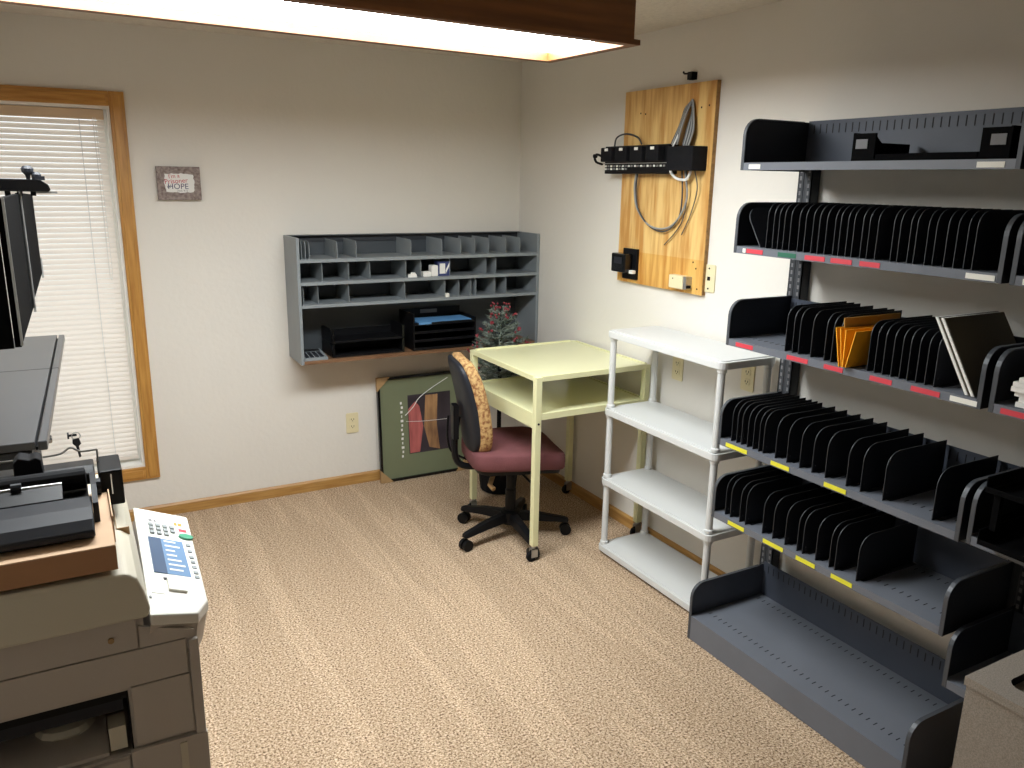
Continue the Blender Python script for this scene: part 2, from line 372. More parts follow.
# ================================================================== CEILING FIXTURE
ang = math.radians(3.0)
fx = thing('fluorescent_light_fixture', 'long wooden box light fixture with glowing prismatic diffuser under the ceiling', 'ceiling light', (-0.745, -1.52, 2.10), rotz=ang, local=True)
FL, FW, FH = 1.86, 0.47, ZC - 2.10   # local: x runs left from the right end, y towards the camera
bt = 0.022
part(MB().box(-FL, 0, -bt, 0, 0, FH), 'frame_board', 'fixwood', fx)
part(MB().box(-FL, 0, -FW, -FW + bt, 0, FH), 'frame_board', 'fixwood', fx)
part(MB().box(-bt, 0, -FW + bt, -bt, 0, FH), 'frame_board', 'fixwood', fx)
part(MB().box(-FL, -FL + bt, -FW + bt, -bt, 0, FH), 'frame_board', 'fixwood', fx)
part(MB().box(-FL - .014, .014, -FW - .014, -FW, 0, .016), 'trim_lip', 'fixwood', fx)
part(MB().box(-FL - .014, .014, 0, .014, 0, .016), 'trim_lip', 'fixwood', fx)
part(MB().box(0, .014, -FW, 0, 0, .016), 'trim_lip', 'fixwood', fx)
part(MB().box(-FL - .014, -FL, -FW, 0, 0, .016), 'trim_lip', 'fixwood', fx)
part(MB().box(-FL + bt, -bt, -FW + bt, -bt, .030, .035), 'diffuser', 'diffuser', fx, label='glowing ribbed plastic diffuser')

# ================================================================== METAL RACK (two bays)
rack = thing('metal_shelving_rack', 'dark grey metal shelving rack with rows of upright black dividers along the wall', 'shelving', (-0.2, -2.57, 0))
YL = -2.1135; WB = 0.914; XF, XB = -0.346, -0.048
def panel_poly(x0, x1, z0, z1, r, n=6):
    """outline in (x,z), front is x0 (rounded at the top front)"""
    pts = [(x0, z0), (x1, z0), (x1, z1)]
    for i in range(n + 1):
        a = math.radians(90 + 90 * i / n); pts.append((x0 + r + r * math.cos(a), z1 - r + r * math.sin(a)))
    return pts
def rim_mb(mb, x0, x1, z0, z1, r, ya, yb, w, m, n=6):
    """folded rim following the front and top edge"""
    outer = [(x0, z0)] + [(x0 + r - r * math.cos(math.radians(90 * i / n)), z1 - r + r * math.sin(math.radians(90 * i / n))) for i in range(n + 1)] + [(x1, z1)]
    ri = r - w
    inner = [(x0 + w, z0)] + [(x0 + r - ri * math.cos(math.radians(90 * i / n)), z1 - r + ri * math.sin(math.radians(90 * i / n))) for i in range(n + 1)] + [(x1, z1 - w)]
    k = len(outer); vs = [(p[0], y, p[1]) for y in (ya, yb) for p in outer] + [(p[0], y, p[1]) for y in (ya, yb) for p in inner]
    fs = []
    for i in range(k - 1):
        fs += [(i, i + 1, k + i + 1, k + i), (2 * k + i, 3 * k + i, 3 * k + i + 1, 2 * k + i + 1), (i, 2 * k + i, 2 * k + i + 1, i + 1), (k + i, k + i + 1, 3 * k + i + 1, 3 * k + i)]
    fs += [(0, k, 3 * k, 2 * k), (k - 1, 3 * k - 1, 4 * k - 1, 2 * k - 1)]
    mb.add(vs, fs, m)
def make_divider(xf, xb, h, r):
    mb = MB().prism(panel_poly(xf, xb, 0, h, r), 'y', -.0009, .0009, 0, 1)
    mb.box(xf + .02, xb, -.014, -.0010, 0.0, .002, 0)
    mb.box(xf + .012, xf + .016, -.0022, .0022, .02, .024, 1)
    return mb.mesh('divider', ['rackdark', 'dimedge'])
div_me = make_divider(XF + .014, XB - .012, .148, .042)
div_lo = make_divider(XF + .014, XB - .012, .148, .052)
label_cache = {}
def shelf(y0, zl, xf, ph, name='shelf', lip=.024, dividers=(), dme=div_me, labels=(), slots=True, rear=.15, slotsback=False, drop=0.0, leftr=.055, pm='rackdark'):
    """y0: far end; zl: bottom of the lip"""
    y1 = y0 - WB; zd = zl + lip
    s = part(MB().box(xf, XB, y1 + .004, y0 - .004, zd - .003, zd).box(xf, xf + .003, y1 + .004, y0 - .004, zl - drop, zd - .003).box(xf + .003, xf + .02, y1 + .004, y0 - .004, zl - drop, zl - drop + .002), name, 'rackgrey', rack)
    for yy, sg in ((y0, -1), (y1, 1)):
        mb = MB().prism(panel_poly(xf, XB, zl - drop, zl + ph, leftr), 'y', yy, yy + sg * .003, 0, 1)
        rim_mb(mb, xf - .001, XB - .03, zl - drop, zl + ph + .0008, leftr, yy - .001 * sg, yy + sg * .011, .0035, 1)
        sub(mb, 'side_panel', [pm, 'edge'], s)
    sub(MB().box(XB - .002, XB, y1 + .004, y0 - .004, zd, zd + rear), 'back_panel', 'rackmid', s)
    sl = MB(); n = 34
    for k in range(n):
        yy = y0 - .03 - k * (WB - .06) / (n - 1)
        if slots:
            sl.box(xf + .07, xf + .088, yy - .0015, yy + .0015, zd, zd + .0006); sl.box(XB - .05, XB - .032, yy - .0015, yy + .0015, zd, zd + .0006)
        if slotsback: sl.box(XB - .0028, XB - .002, yy - .0016, yy + .0016, zd + rear - .042, zd + rear - .012)
    if sl.v:
        o = sub(sl, 'slot_row', 'slot', s); o['kind'] = 'stuff'
    for d in dividers:
        o = subput('divider', dme, s, loc=(0, d, zd))
    for (ya, yb, c) in labels:
        sub(MB().box(xf - .0016, xf - .0002, yb, ya, zl + .004, zl + lip - .006), 'label_strip', c, s)
    return s
D1 = [-2.241, -2.268, -2.29, -2.312, -2.338, -2.372, -2.397, -2.426, -2.45, -2.477, -2.508, -2.527, -2.553, -2.574, -2.604, -2.626, -2.654, -2.704, -2.725, -2.756, -2.775, -2.808, -2.831, -2.863, -2.89, -2.918, -2.94]
D2 = [-2.364, -2.394, -2.419, -2.468, -2.52, -2.546, -2.573, -2.676, -2.7, -2.726, -2.754, -2.781, -2.805, -2.832, -2.859, -2.886]
D3 = [-2.163, -2.188, -2.211, -2.24, -2.267, -2.293, -2.314, -2.369, -2.419, -2.473, -2.523, -2.575, -2.654, -2.705, -2.782, -2.939]
D4 = [-2.164, -2.19, -2.237, -2.265, -2.346, -2.393, -2.447, -2.499, -2.522, -2.576, -2.629, -2.651, -2.731]
shelf(YL, 1.7295, XF, .165, labels=[(-2.15, -2.20, 'tag'), (-2.922, -2.991, 'tag')], slotsback=True, slots=False, rear=.145)
s1 = shelf(YL, 1.457, XF, .168, dividers=D1, labels=[(-2.155, -2.168, 'tag'), (-2.173, -2.245, 'red'), (-2.31, -2.384, 'green'), (-2.419, -2.495, 'red'), (-2.517, -2.592, 'red'), (-2.619, -2.686, 'red'), (-2.937, -3.012, 'tag')], rear=.13)
lean = MB().prism(panel_poly(XF + .014, XB - .012, 0, .150, .055), 'y', -.0016, .0016, 0, 1)
o = subput('divider', lean.mesh('divider', ['rackdark', 'edge']), s1, loc=(0, -2.218, 1.482)); o.rotation_euler = (math.radians(-33), 0, 0)
shelf(YL, 1.136, XF, .158, dividers=D2, labels=[(-2.16, -2.24, 'red'), (-2.389, -2.474, 'red'), (-2.536, -2.606, 'red'), (-2.7, -2.772, 'red'), (-2.832, -2.917, 'red'), (-2.946, -3.019, 'tag')], slotsback=True, rear=.125)
shelf(YL, .7688, XF, .165, dividers=D3, dme=div_lo, labels=[(-2.154, -2.257, 'yellow'), (-2.367, -2.446, 'yellow'), (-2.587, -2.669, 'yellow')], slotsback=True, rear=.13)
shelf(YL, .485, XF, .16, dividers=D4, dme=div_lo, labels=[(-2.197, -2.277, 'yellow'), (-2.367, -2.457, 'yellow'), (-2.512, -2.59, 'yellow'), (-2.653, -2.732, 'yellow')], rear=.13)
shelf(YL, .072, -0.419, .155, name='base_shelf', lip=.026, drop=.070, slotsback=True, rear=.14, pm='rackmid')
Y2 = YL - WB - .022
for zl, ph in ((1.7295, .165), (1.457, .168), (1.136, .158), (.775, .165), (.345, .17)):
    shelf(Y2, zl, XF, ph, rear=.13, slots=False, labels=[(Y2 - .03, Y2 - .09, 'red' if zl < 1.4 else 'tag')] if zl > 1.0 else [])
for yy in (YL - .008, YL - WB - .011, Y2 - WB - .003):
    p = part(MB().box(-.046, -.004, yy - .03, yy - .026, 0, 1.88).box(-.046, -.004, yy + .026, yy + .03, 0, 1.88).box(-.046, -.042, yy - .03, yy - .006, 0, 1.88).box(-.046, -.042, yy + .006, yy + .03, 0, 1.88).box(-.044, -.040, yy - .006, yy + .006, 0, 1.88), 'post', 'postgrey', rack)
    sl = MB(); k = 0
    while .05 + k * .0254 < 1.86:
        zz = .05 + k * .0254
        sl.box(-.0468, -.046, yy - .022, yy - .014, zz, zz + .014); sl.box(-.0468, -.046, yy + .014, yy + .022, zz, zz + .014); k += 1
    o = sub(sl, 'slot_row', 'greyp', p); o['kind'] = 'stuff'
    sub(MB().box(-.0465, -.0461, yy - .012, yy - .008, 0, 1.88), 'guide_strip', 'edge', p)

# ---- things on the rack
def rack_tray():
    t = thing('letter_tray', 'low black desk tray with end label holders lying on top rack shelf', 'tray', (-.2, -2.74, 1.7535))
    z0 = 1.7538; xa, xb = -.325, -.075; ya, yb = -2.53, -2.985
    part(MB().box(xa, xb, yb, ya, z0, z0 + .006), 'base', 'jet', t)
    for y, s in ((ya, -1), (yb, 1)):
        w = .075
        q = part(MB().prism([(xa, z0 + .006), (xb, z0 + .006), (xb, z0 + .055), (xa + .12, z0 + .055), (xa + .09, z0 + .078), (xa, z0 + .078)], 'y', y, y + s * .005), 'side_wall', 'jet', t)
        sub(MB().box(xa, xa + .006, y + s * .005, y + s * w, z0 + .006, z0 + .076), 'front_wall', 'jet', q)
        sub(MB().box(xa - .0012, xa, y + s * .012, y + s * .05, z0 + .034, z0 + .06), 'label_window', 'greyp', q)
    part(MB().box(xa, xa + .005, yb + .08, ya - .08, z0 + .006, z0 + .018), 'front_lip', 'jet', t)
    part(MB().box(xb - .005, xb, yb, ya, z0 + .006, z0 + .03), 'rear_lip', 'jet', t)
rack_tray()
# yellow envelopes standing in a V between dividers
zs = 1.160 + .002
def envelope(x0, x1, yb, lean_y, h, m, lab, g=None):
    mb = MB(); t = .003
    vs = [(x0, yb, zs), (x1, yb, zs), (x1, yb + lean_y, zs + h), (x0, yb + lean_y, zs + h)]
    vs += [(x, y - t, z_) for x, y, z_ in vs]
    mb.add(vs, [(0, 1, 2, 3), (7, 6, 5, 4), (0, 4, 5, 1), (1, 5, 6, 2), (2, 6, 7, 3), (3, 7, 4, 0)])
    return tag(mb.build('envelope' if m == 'envelope' else 'folder', m), lab, 'envelope' if m == 'envelope' else 'folder', g)
envelope(-.368, -.10, -2.604, .024, .114, 'envelope', 'yellow envelope on the upper rack leaning towards the corner, outermost of the fan', 'yellow envelopes in the rack')
envelope(-.364, -.11, -2.610, .017, .113, 'envelope', 'yellow envelope second in the fan between black dividers', 'yellow envelopes in the rack')
envelope(-.366, -.10, -2.616, .002, .112, 'envelope', 'upright yellow envelope in the middle of the fan between black dividers', 'yellow envelopes in the rack')
envelope(-.362, -.11, -2.623, -.022, .111, 'envelope', 'yellow envelope of the fan leaning towards the white binders', 'yellow envelopes in the rack')
envelope(-.335, -.08, -2.592, .012, .140, 'manila', 'tan folder standing behind the yellow envelopes')
def lean_board(yb, lab):
    t = thing('binder', lab, 'binder', (-.2, yb, zs), group='binders leaning on the rack')
    dy, h, th = .112, .188, .006
    for k, (mm, nm, off) in enumerate((('olive', 'cover', 0), ('paper', 'page_block', -.0075))):
        tk = .004 if k == 0 else .0085
        x0, x1 = (-.335, -.07) if k == 0 else (-.338, -.08)
        y = yb + (0 if k == 0 else .0065)
        vs = [(x0, y, zs), (x1, y, zs), (x1, y + dy, zs + h), (x0, y + dy, zs + h)]
        vs += [(x, q - tk, z_) for x, q, z_ in vs]
        part(MB().add(vs, [(0, 1, 2, 3), (7, 6, 5, 4), (0, 4, 5, 1), (1, 5, 6, 2), (2, 6, 7, 3), (3, 7, 4, 0)]), nm, mm, t)
lean_board(-3.001, 'olive binder with white pages leaning on the rack, the uppermost of two')
lean_board(-2.985, 'olive binder with white pages leaning beneath another binder on the rack')
# second bay: papers and a black tray
z = 1.162
for k in range(6):
    o = MB().box(-.33 + random.uniform(-.01, .01), -.10, -3.34, -3.085 + random.uniform(-.025, .012), z, z + .012).build('paper_stack', 'paper'); z += .0125
    tag(o, 'sheaf of pale paper in the pile on the shelf beside the binders', 'paper', 'paper pile on the rack')
bt_ = thing('letter_tray', 'black two-tier letter tray on rack shelf above the speckled cabinet', 'tray', (-.25, -3.25, .80))
for k, (zz, nm) in enumerate(((.803, 'lower_tray'), (.945, 'upper_tray'))):
    x0, x1, ya, yb = -.39, -.09, -3.10, -3.42
    part(MB().box(x0, x1, yb, ya, zz, zz + .005).box(x0, x1, ya - .004, ya, zz + .005, zz + .04).box(x0, x1, yb, yb + .004, zz + .005, zz + .04).box(x1 - .004, x1, yb + .004, ya - .004, zz + .005, zz + .04).box(x0, x0 + .004, yb + .004, ya - .004, zz + .005, zz + .015), nm, 'jet', bt_, bevel=.001)
for yy in (-3.12, -3.40):
    for xx in (-.36, -.12):
        part(MB().box(xx - .008, xx + .008, yy - .008, yy + .008, .843, .945), 'post', 'jet', bt_)

# ================================================================== WHITE RESIN SHELF UNIT
wu = thing('white_shelf_unit', 'white plastic four-tier shelf unit between the cream desk and metal rack', 'shelf unit', (-.165, -1.70, 0))
ux0, ux1, uy0, uy1 = -.303, -.018, -1.335, -2.06
px, py = .024, .026
for zt in (.045, .375, .705, 1.057):
    mb = MB().prism(roundrect(ux0, ux1, uy1, uy0, .028, 4), 'z', zt - .032, zt - .004)
    mb.prism(roundrect(ux0 + .012, ux1 - .012, uy1 + .012, uy0 - .012, .02, 4), 'z', zt - .004, zt)
    part(mb, 'shelf', 'white', wu, bevel=.003)
for xx in (ux0 + px, ux1 - px):
    for yy in (uy0 - py, uy1 + py):
        for za, zb in ((.045, .343), (.375, .673), (.705, 1.025)):
            part(MB().lathe([(.019, za), (.019, za + .012), (.0145, za + .016), (.0145, zb - .016), (.019, zb - .012), (.019, zb)], (xx, yy, 0), n=14), 'post', 'white', wu, smooth=False)

# ================================================================== CREAM TWO-LEVEL DESK
dk = thing('computer_desk', 'cream metal two-level desk on castors in the corner under the grey hutch', 'desk', (-.33, -.97, 0))
dx0, dx1, dy0, dy1, dz = -.635, -.018, -1.305, -.652, .868
L = .03
for (x, y) in ((dx0, dy0), (dx1 - L, dy0), (dx0, dy1 - L), (dx1 - L, dy1 - L)):
    lg = part(MB().box(x, x + L, y, y + L, .075, dz - .004), 'leg', 'desk', dk, bevel=.002)
    cx, cy = x + L / 2, y + L / 2
    sub(MB().lathe([(.012, .062), (.012, .075)], (cx, cy, 0), n=10).box(cx - .016, cx + .016, cy - .012, cy - .009, .02, .064).box(cx - .016, cx + .016, cy + .009, cy + .012, .02, .064).box(cx - .016, cx + .016, cy - .012, cy + .012, .058, .064), 'castor_fork', 'steel', lg)
    w = MB(); w.lathe([(.022, -.009), (.025, -.006), (.025, .006), (.022, .009)], (cx - .012, cy, .025), axis='y', n=16)
    sub(w, 'castor_wheel', 'blackm', lg)
part(MB().box(dx0 + .006, dx1 - .006, dy0 + .006, dy1 - .006, dz - .018, dz - .006), 'tabletop', 'desklam', dk)
for a in ((dx0 + L, dx1 - L, dy0, dy0 + .012), (dx0 + L, dx1 - L, dy1 - .012, dy1), (dx0, dx0 + .012, dy0 + L, dy1 - L), (dx1 - .012, dx1, dy0 + L, dy1 - L)):
    part(MB().box(*a, dz - .024, dz), 'top_rail', 'desk', dk, bevel=.0015)
zt = .700
part(MB().box(dx0 + .006, dx1 - .006, dy0 + .006, dy1 - .006, zt - .018, zt - .006), 'keyboard_shelf', 'desklam', dk)
part(MB().box(dx0, dx0 + .012, dy0 + L, dy1 - L, zt - .068, zt), 'side_apron', 'desk', dk); part(MB().box(dx1 - .012, dx1, dy0 + L, dy1 - L, zt - .068, zt), 'side_apron', 'desk', dk)
part(MB().box(dx0 + L, dx1 - L, dy0, dy0 + .012, zt - .028, zt), 'front_rail', 'desk', dk); part(MB().box(dx0 + L, dx1 - L, dy1 - .012, dy1, zt - .068, zt), 'rear_rail', 'desk', dk)
part(MB().lathe([(.005, -.003), (.005, 0)], (dx0 + .015, dy0, .655), axis='y', n=8), 'bolt', 'blackm', dk)

# ================================================================== WALL HUTCH
hu = thing('wall_hutch', 'grey steel pigeonhole hutch hung on the wall in the corner', 'hutch', (-.69, -.12, .769))
hx0, hx1, hd, ht, hb = -1.372, -.004, -.2476, 1.397, .769
for x in (hx0, hx1 - .016):
    part(MB().box(x, x + .016, hd, -.002, hb, ht), 'side_panel', 'hutch', hu, bevel=.002)
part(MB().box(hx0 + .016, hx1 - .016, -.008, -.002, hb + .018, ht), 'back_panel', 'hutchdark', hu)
part(MB().box(hx0 + .016, hx1 - .016, -.05, -.008, ht - .003, ht), 'top_rim', 'hutchdark', hu); part(MB().box(hx0 + .016, hx1 - .016, -.016, -.008, ht - .036, ht - .003), 'back_band', 'postgrey', hu)  # thin dark box banding the top of the back panel
part(MB().box(hx0 + .016, hx1 - .016, hd + .004, -.002, hb, hb + .018), 'bottom_board', 'brown', hu, label='brown laminate bottom board')
SH = [1.293, 1.182, 1.070]
FN = [[-1.341, -1.322, -1.303, -1.163, -1.065, -.77, -.595, -.484, -.40, -.315, -.209, -.12], [-1.243, -1.108, -.996, -.80, -.716, -.549, -.332, -.27], [-1.342, -1.268, -1.11, -.808, -.578, -.495, -.423, -.392, -.274, -.204]]
for r, zz in enumerate(SH):
    s = part(MB().box(hx0 + .016, hx1 - .016, hd, -.008, zz - .004, zz).box(hx0 + .016, hx1 - .016, hd, hd + .004, zz - .016, zz - .004), 'shelf', 'hutch', hu)
    fh = .085 if r == 0 else .092
    fm = MB().prism([(q[0], q[1]) for q in [(hd + .02, 0), (-.012, 0), (-.012, fh)] + [(hd + .02 + .02 - .02 * math.cos(math.radians(90 - 18 * i)), fh - .02 + .02 * math.sin(math.radians(90 - 18 * i))) for i in range(6)]], 'x', -.0012, .0012)
    fm.box(.0012, .018, hd + .02, -.03, 0, .0015)
    fme = fm.mesh('fin', 'hutch')
    for x in FN[r]: subput('fin', fme, s, loc=(x, 0, zz))

# ---- things in the hutch
def hutch_letter_tray():
    zb_ = hb + .0182; x0, x1, y0, y1 = -1.205, -.815, -.225, -.03
    t = thing('letter_tray', 'black two-tier letter tray standing in the hutch', 'tray', (-1.0, -.13, zb_))
    for k in range(2):
        zz = zb_ + k * .075
        q = part(MB().box(x0, x1, y0, y1, zz, zz + .005).box(x0, x1, y1 - .004, y1, zz + .005, zz + .04).box(x0 + .01, x1 - .01, y0, y0 + .004, zz + .005, zz + .012), 'tray', 'black', t)
        for x, s in ((x0, 1), (x1, -1)):
            sub(MB().prism([(y0, zz + .005), (y1, zz + .005), (y1, zz + .06), (y1 - .04, zz + .072), (y0 + .05, zz + .072), (y0 + .01, zz + .055), (y0, zz + .03)], 'x', x, x + s * .005), 'side_wall', 'black', q)
            sub(MB().box(x, x + s * .012, y0 - .002, y0 + .01, zz + .005, zz + .072), 'corner_post', 'blackg', q)
hutch_letter_tray()
def hutch_sorter():
    zb_ = hb + .0182; x0, x1, y0, y1 = -.765, -.395, -.235, -.03
    t = thing('paper_sorter', 'black stacked paper sorter holding blue paper in the hutch', 'tray', (-.58, -.13, zb_))
    part(MB().box(x0, x0 + .006, y0, y1, zb_, zb_ + .2).box(x1 - .006, x1, y0, y1, zb_, zb_ + .165).box(x0 + .006, x1 - .006, y1 - .005, y1, zb_, zb_ + .2), 'case', 'black', t)
    for k in range(4):
        part(MB().box(x0 + .006, x1 - .006, y0, y1 - .005, zb_ + k * .045 + .002, zb_ + k * .045 + .006).box(x0 + .006, x1 - .006, y0, y0 + .004, zb_ + k * .045 + .006, zb_ + k * .045 + .016), 'tray', 'black', t)
    part(MB().box(x0 + .12, x0 + .22, y1 - .01, y1 - .006, zb_ + .17, zb_ + .19), 'label_plate', 'greyp', t)
    tag(MB().prism([(x0 + .03, y0 - .006), (x1 - .02, y0 + .02), (x1 - .02, y1 - .04), (x0 + .03, y1 - .04)], 'z', zb_ + .1415, zb_ + .152).build('paper_sheaf', 'blue'), 'blue paper lying in the black sorter', 'paper')
hutch_sorter()
z0 = 1.1825
cb = thing('card_box', 'navy and white card box standing in the hutch pigeonholes', 'box', (-.56, -.2, z0))
part(MB().box(-.615, -.545, -.222, -.17, z0, z0 + .075), 'body', 'bluecard', cb); part(MB().box(-.607, -.575, -.2236, -.222, z0 + .012, z0 + .066).prism([(-.572, z0 + .01), (-.55, z0 + .055), (-.55, z0 + .07), (-.572, z0 + .03)], 'y', -.2236, -.222), 'printed_panel', 'paper', cb)
tag(MB().prism(roundrect(-.655, -.618, z0, z0 + .058, .006, 3), 'y', -.225, -.185).build('card_stack', 'paper'), 'white stack of cards beside the navy card box', 'cards')
tag(MB().prism(roundrect(-.705, -.66, z0, z0 + .026, .005, 3), 'y', -.23, -.19).build('tape_roll_box', 'paper'), 'low white box beside the white cards in the hutch', 'box')
tag(MB().prism([(-.79, -.232), (-.745, -.24), (-.735, -.205), (-.775, -.195)], 'z', z0 + .0002, z0 + .014).prism([(-.775, -.228), (-.75, -.234), (-.745, -.21), (-.765, -.205)], 'z', z0 + .014, z0 + .024).build('folded_paper', 'paper'), 'crumpled white paper lying in a hutch pigeonhole', 'paper')
tag(MB().prism(roundrect(-.585, -.565, 1.0705, 1.092, .004, 3), 'y', -.2535, -.24).build('price_tag', 'tag'), 'tiny white tag on the lowest pigeonhole shelf', 'tag')
cz = hb + .0182
ca_ = thing('calculator', 'light grey calculator lying at the hutch end beside the letter tray', 'calculator', (-1.29, -.17, cz))
part(MB().prism([(-.24, cz), (-.09, cz), (-.09, cz + .03), (-.24, cz + .012)], 'x', -1.352, -1.235), 'body', 'hutch', ca_)
part(MB().prism([(-.13, cz + .0255), (-.097, cz + .0295), (-.097, cz + .031), (-.13, cz + .027)], 'x', -1.345, -1.245), 'display', 'black', ca_)
for r in range(4):
    for c_ in range(4):
        yy = -.225 + r * .022; zz = cz + .012 + (yy + .24) / .15 * .018
        part(MB().box(-1.344 + c_ * .025, -1.326 + c_ * .025, yy, yy + .015, zz, zz + .005), 'key', 'dkgrey', ca_)

# ================================================================== TABLETOP TREE behind the desk
tr = thing('artificial_tree', 'small frosted artificial tree with red berries between hutch and desk', 'tree', (-.352, -.44, 0))
TX, TY = -.352, -.44
part(MB().lathe([(.085, 0), (.1, .01), (.115, .16), (.12, .18), (.10, .18)], (TX, TY, 0), n=16), 'pot', 'blackm', tr)
part(MB().tube([(TX, TY, .17), (TX, TY, .6), (TX, TY, 1.01)], [.014, .011, .005], 8), 'trunk', 'blackm', tr)
leaf = MB(); berries = []
rng = random.Random(3)
for lv in range(11):
    zz = .60 + lv * .0385; t_ = lv / 10; R_ = (.165 if t_ < .45 else .165 - (t_ - .45) * .20)
    nb = 11 if lv < 8 else 8
    for k in range(nb):
        a = 2 * PI * k / nb + lv * .7 + rng.uniform(-.2, .2); l = R_ * rng.uniform(.72, 1.05)
        tip = Vector((TX + l * math.cos(a), min(TY + l * math.sin(a), -.275), zz + .035)); st = Vector((TX, TY, zz))
        for q in range(8):
            t = .3 + .7 * q / 7; pnt = st.lerp(tip, t) + Vector((0, 0, -.02 * math.sin(t * 3)))
            for w in range(6):
                d = Vector((rng.uniform(-1, 1), rng.uniform(-1, 1), rng.uniform(-.3, 1))).normalized() * rng.uniform(.016, .03)
                s_ = d.orthogonal().normalized() * .0036
                leaf.add([pnt - s_, pnt + s_, pnt + d], [(0, 1, 2)])
                s2 = d.cross(s_).normalized() * .0036
                leaf.add([pnt - s2, pnt + s2, pnt + d], [(0, 1, 2)])
        leaf.tube([st, tip], .0028, 4)
        if rng.random() < (.3 if lv > 2 else .12):
            for q in range(4): berries.append(tip + Vector((rng.uniform(-.018, .018), rng.uniform(-.012, .012), rng.uniform(0, .02))))
o = part(leaf, 'foliage', 'leaf', tr); o['kind'] = 'stuff'
bm_ = MB().lathe([(.002, -.006), (.0045, -.0035), (.0056, 0), (.0045, .0035), (.002, .006)], (0, 0, 0), n=8); bme = bm_.mesh('berry', 'berry', True)
for k in range(9):
    a = 2 * PI * k / 9; berries.append(Vector((TX + .05 * math.cos(a), TY + .05 * math.sin(a), 1.045 + .012 * math.sin(3 * k))))
for b_ in berries:
    put('berry', bme, tr, loc=tuple(b_))

# ================================================================== FRAMED PRINT leaning on the wall
pf = thing('framed_print', 'black framed print in green mat leaning against the wall under the hutch', 'picture', (-.640, -.06, .001), local=True)
pf.rotation_euler = (math.radians(-3.5), 0, 0)
pw, ph = .27, .607
fw = .014
for nm, b_ in (('frame_rail', (-pw, pw, -.02, 0, 0, fw)), ('frame_rail', (-pw, pw, -.02, 0, ph - fw, ph)), ('frame_stile', (-pw, -pw + fw, -.02, 0, fw, ph - fw)), ('frame_stile', (pw - fw, pw, -.02, 0, fw, ph - fw))):
    part(MB().box(*b_), nm, 'blackg', pf)
part(MB().box(-pw + fw, pw - fw, -.008, -.002, fw, ph - fw), 'mat_board', 'mat_green', pf, label='green mat board')
img = part(MB().box(-.09, .175, -.0092, -.008, .145, .49), 'print', 'picdark', pf)
sub(MB().prism([(-.085, .15), (-.025, .15), (-.0, .30), (-.02, .42), (-.045, .45), (-.088, .41)], 'y', -.0102, -.0092), 'rose_shape', 'picpink', img)
sub(MB().prism([(.035, .17), (.10, .15), (.085, .3), (.095, .48), (.02, .48), (.005, .30)], 'y', -.0102, -.0092), 'tan_shape', 'pictan', img)
for k in range(13):
    zz = .13 + k * .026
    part(MB().box(-.136 + .004 * (k % 2), -.126 + .003 * (k % 3), -.0088, -.008, zz, zz + .014), 'print_mark', 'signwhite', pf)
for (x, z_, sx, sz) in ((-pw - .001, -.0005, 1, 1), (-pw - .001, ph + .0005, 1, -1), (pw + .001, -.0005, -1, 1), (pw + .001, ph + .0005, -1, -1)):
    part(MB().prism([(x, z_), (x + sx * .075, z_), (x, z_ + sz * .075)], 'y', -.0215, .001), 'corner_guard', 'scr', pf)
# ripped shrink wrap strands
part(MB().tube(smoothpath([(-.11, -.0125, .375), (-.06, -.014, .42), (-.02, -.013, .47), (.06, -.013, .52), (.16, -.012, .57)]), .0022, 5).tube(smoothpath([(-.105, -.0125, .34), (0, -.013, .33), (.15, -.012, .325)]), .0013, 5), 'wrap_strand', 'signwhite', pf)

# ================================================================== SIGN
sg = thing('wall_sign', 'small wooden sign with brown patterned border and hand-lettered words on window wall', 'sign', (-1.847, -.02, 1.569))
part(MB().box(-1.942, -1.752, -.03, -.002, 1.569, 1.721), 'block', 'signbrown', sg, bevel=.002)
rg = random.Random(5); pl = []
for i in range(40):
    a = 2 * PI * i / 40; cx, cz_ = math.cos(a), math.sin(a); s = max(abs(cx), abs(cz_)) ** -.75
    pl.append((-1.846 + .066 * cx * s * rg.uniform(.96, 1.03), 1.646 + .044 * cz_ * s * rg.uniform(.95, 1.04)))
part(MB().prism(pl, 'y', -.0308, -.03), 'lettered_field', 'signwhite', sg)
RX = Matrix.Rotation(PI / 2, 4, 'X')
for txt, sz, x, zz, m, rot in (("I'm a", .026, -1.868, 1.677, 'redp', .12), ('Prisoner', .030, -1.860, 1.655, 'redp', .08), ('of', .022, -1.893, 1.630, 'greyp', 0), ('HOPE', .036, -1.853, 1.630, 'navyp', 0), ('Zech. 9:12', .011, -1.835, 1.611, 'greyp', 0)):
    me = text_mesh(txt, sz, 'lettering', m); xform(me, Matrix.Translation((x, -.0312, zz)) @ RX @ Matrix.Rotation(rot, 4, 'Z'))
    put('lettering', me, sg)

